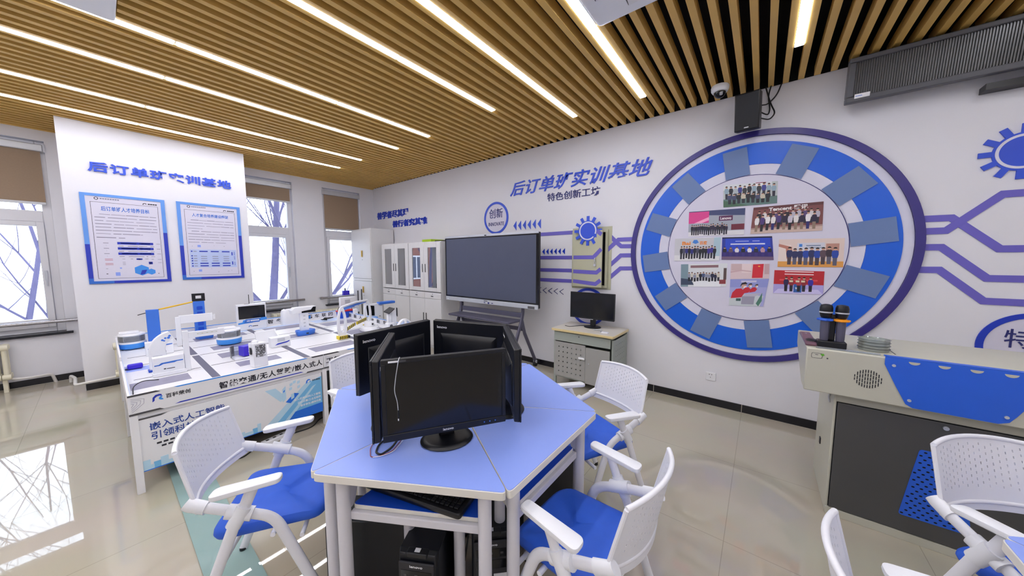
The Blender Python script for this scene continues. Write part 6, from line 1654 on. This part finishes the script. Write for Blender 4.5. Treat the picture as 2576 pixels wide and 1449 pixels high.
# 10 far end: basket, cables, kiosk, lamp, small computer, round robot, arch
x, y, k = B(866, 800)
t = thing('plastic_basket', 'small blue basket with a red rim at the back of the model table', 'basket', (x, y, z0))
bk = MB().hexa([(x-0.07,y-0.07,z0),(x+0.0,y-0.07,z0),(x+0.0,y+0.13,z0),(x-0.07,y+0.13,z0),(x-0.08,y-0.085,z0+0.10),(x+0.01,y-0.085,z0+0.10),(x+0.01,y+0.145,z0+0.10),(x-0.08,y+0.145,z0+0.10)])
part('body', bk, 'shelf_blue', t, 0.004)
part('rim', MB().box(x-0.084,x+0.014,y-0.09,y+0.15,z0+0.10,z0+0.122), 'red', t, 0.004)
part('handle', MB().tube(fillet([(x-0.03,y-0.08,z0+0.12),(x-0.03,y-0.06,z0+0.175),(x-0.03,y+0.12,z0+0.185),(x-0.03,y+0.14,z0+0.12)],0.03,4),0.004,8), 'charcoal', t)
x, y, k = B(826, 806)
rng = random.Random(9); pts = [(x+rng.uniform(-.06,.05), y+rng.uniform(-.10,.10), z0+0.006+rng.uniform(0,.05)) for i in range(14)]
solo('cable_bundle', MB().tube(fillet(pts,0.03,4),0.006,7), 'cable_black', 'heap of black cables beside the blue and red basket on the model table', 'cables', origin=(x, y, z0))
xr_ = 1.56; yq = at(872, 790, 'x', xr_).y
t = thing('model_router', 'white box with two dark antennas at the back right of the model table', 'router', (xr_, yq, z0))
part('box', MB().box(xr_-0.03,xr_+0.03,yq-0.10,yq+0.16,z0,z0+0.30), 'white_plastic', t, 0.006)
part('panel', MB().box(xr_+0.03,xr_+0.032,yq-0.03,yq+0.05,z0+0.20,z0+0.26), 'silver', t)
for a in (0.20, 0.14): part('antenna', MB().box(xr_+0.1,xr_+0.108,yq+a,yq+a+0.014,z0,z0+0.42-0.3*(0.20-a)), 'charcoal', t)
x, y, k = B(936, 832)
t = thing('model_robot', 'low white round robot model near the far right skirt of the model table', 'scale model', (x-0.06, y, z0), 0, GP)
part('base', MB().lathe([(0.0,0),(0.11,0.0),(0.118,0.015),(0.112,0.045),(0.09,0.055),(0.0,0.057)],(x-0.06,y,z0),28), 'white_plastic', t)
part('body', MB().lathe([(0.062,0.055),(0.060,0.095),(0.048,0.115),(0.0,0.118)],(x-0.06,y,z0),24), 'white_plastic', t)
part('eye', MB().lathe([(0.012,0),(0.012,0.01),(0,0.01)],(x-0.006,y+0.01,z0+0.085),12,0,'x'), 'charcoal', t)
x, y, k = B(938, 806)
t = thing('model_computer', 'white console model with a small dark screen beside the far skirt', 'scale model', (x-0.05, y, z0), 0, GP)
part('case', MB().box(x-0.10,x-0.01,y-0.06,y+0.17,z0,z0+0.24), 'white_plastic', t, 0.004)
part('screen', MB().hexa([(x-0.01,y-0.075,z0+0.085),(x-0.005,y-0.075,z0+0.085),(x+0.0,y+0.03,z0+0.070),(x-0.01,y+0.03,z0+0.070),(x-0.01,y-0.09,z0+0.235),(x-0.005,y-0.09,z0+0.235),(x+0.0,y+0.03,z0+0.215),(x-0.01,y+0.03,z0+0.215)]), 'black_gloss', t)
part('desk_shelf', MB().box(x-0.01,x+0.06,y-0.06,y+0.05,z0+0.03,z0+0.055), 'sky_blue', t, 0.005)
part('lamp_head', MB().box(x-0.06,x+0.03,y+0.10,y+0.36,z0+0.225,z0+0.262), 'mid_blue', t, 0.008)
part('button', MB().lathe([(0.007,0),(0.007,0.003),(0,0.003)],(x-0.01,y+0.12,z0+0.05),10,0,'x'), 'charcoal', t)
x, y, k = B(985, 835)
t = thing('model_post', 'white post model with a dark angled roof at the far right of the model table', 'scale model', (x-0.04, y, z0), 0, GP)
part('base', MB().box(x-0.07,x+0.0,y-0.05,y+0.055,z0,z0+0.115), 'white_plastic', t, 0.012)
part('badge', MB().lathe([(0.02,0),(0.02,0.002),(0,0.002)],(x,y+0.0,z0+0.075),18,0,'x'), 'dark_grey', t)
part('post', MB().box(x-0.055,x-0.02,y-0.03,y+0.02,z0+0.11,z0+0.25), 'white_plastic', t, 0.004)
part('roof', MB().hexa([(x-0.09,y-0.045,z0+0.245),(x+0.02,y-0.035,z0+0.232),(x+0.03,y+0.035,z0+0.285),(x-0.08,y+0.03,z0+0.292),(x-0.09,y-0.045,z0+0.257),(x+0.02,y-0.035,z0+0.244),(x+0.03,y+0.035,z0+0.297),(x-0.08,y+0.03,z0+0.304)]), 'charcoal', t)
part('side_panel', MB().box(x-0.06,x-0.03,y+0.03,y+0.095,z0+0.0,z0+0.285), 'white_plastic', t, 0.003)
part('edge', MB().box(x-0.03,x-0.02,y+0.092,y+0.100,z0+0.19,z0+0.292), 'charcoal', t)
x, y, k = B(1018, 838)
t = thing('model_arch', 'white arch model with blue tinted inside at the right end of the model table', 'scale model', (x-0.03, y, z0), 0, GP)
af = lambda a, b, d: (x-0.03+d, y+0.02+a, z0+0.02+b*1.35)
part('arch', MB().ring(af, 0.098, 0.112, 0, pi, -0.02, 0.02, 28), 'white_plastic', t)
part('filling', MB().prism([(0.098*cos(i*pi/20), 0.098*sin(i*pi/20)) for i in range(21)], af, -0.008, 0.002), 'pale_blue_pad', t)
part('strap', MB().box(x-0.04,x+0.0,y+0.01,y+0.038,z0,z0+0.175), 'white_plastic', t, 0.004)
part('base', MB().box(x-0.07,x+0.02,y-0.10,y+0.14,z0,z0+0.02), 'white_plastic', t, 0.003)
# items on the window sill behind the tall cabinet
t = thing('plastic_bottle', 'blue plastic bottle standing on the narrow window sill by the tall cabinet', 'bottle', (-0.02, -0.66, 0.616))
part('body', MB().box(-0.06,0.015,-0.73,-0.60,0.616,0.86), 'violet_blue', t, 0.01)
part('neck', MB().cyl((-0.02,-0.68,0.86),0.012,0.05,12), 'charcoal', t)
# ------------------------------------------------------------------ daylight and view
wd_ = bpy.data.worlds.new('sky'); SC.world = wd_; wd_.use_nodes = True
nt = wd_.node_tree; bg = nt.nodes['Background']
tcw = nt.nodes.new('ShaderNodeTexCoord'); sx = nt.nodes.new('ShaderNodeSeparateXYZ'); rmp = nt.nodes.new('ShaderNodeValToRGB')
nt.links.new(tcw.outputs['Generated'], sx.inputs[0]); nt.links.new(sx.outputs['Z'], rmp.inputs[0])
rmp.color_ramp.elements[0].color = (0.92,0.94,1.0,1); rmp.color_ramp.elements[1].color = (0.80,0.88,1.0,1)
nt.links.new(rmp.outputs[0], bg.inputs['Color']); bg.inputs['Strength'].default_value = 5.0
vs_ = SC.view_settings; vs_.view_transform = 'Standard'; vs_.look = 'None'; vs_.gamma = 1.0; vs_.use_curve_mapping = False; vs_.exposure = 0.0
SC.cycles.max_bounces = 10; SC.cycles.diffuse_bounces = 5; SC.cycles.glossy_bounces = 4; SC.cycles.transparent_max_bounces = 16; SC.cycles.transmission_bounces = 4
SC.cycles.caustics_reflective = False; SC.cycles.caustics_refractive = False; SC.cycles.sample_clamp_indirect = 8.0
for o in list(bpy.data.objects):
    if '_o' in o: del o['_o']
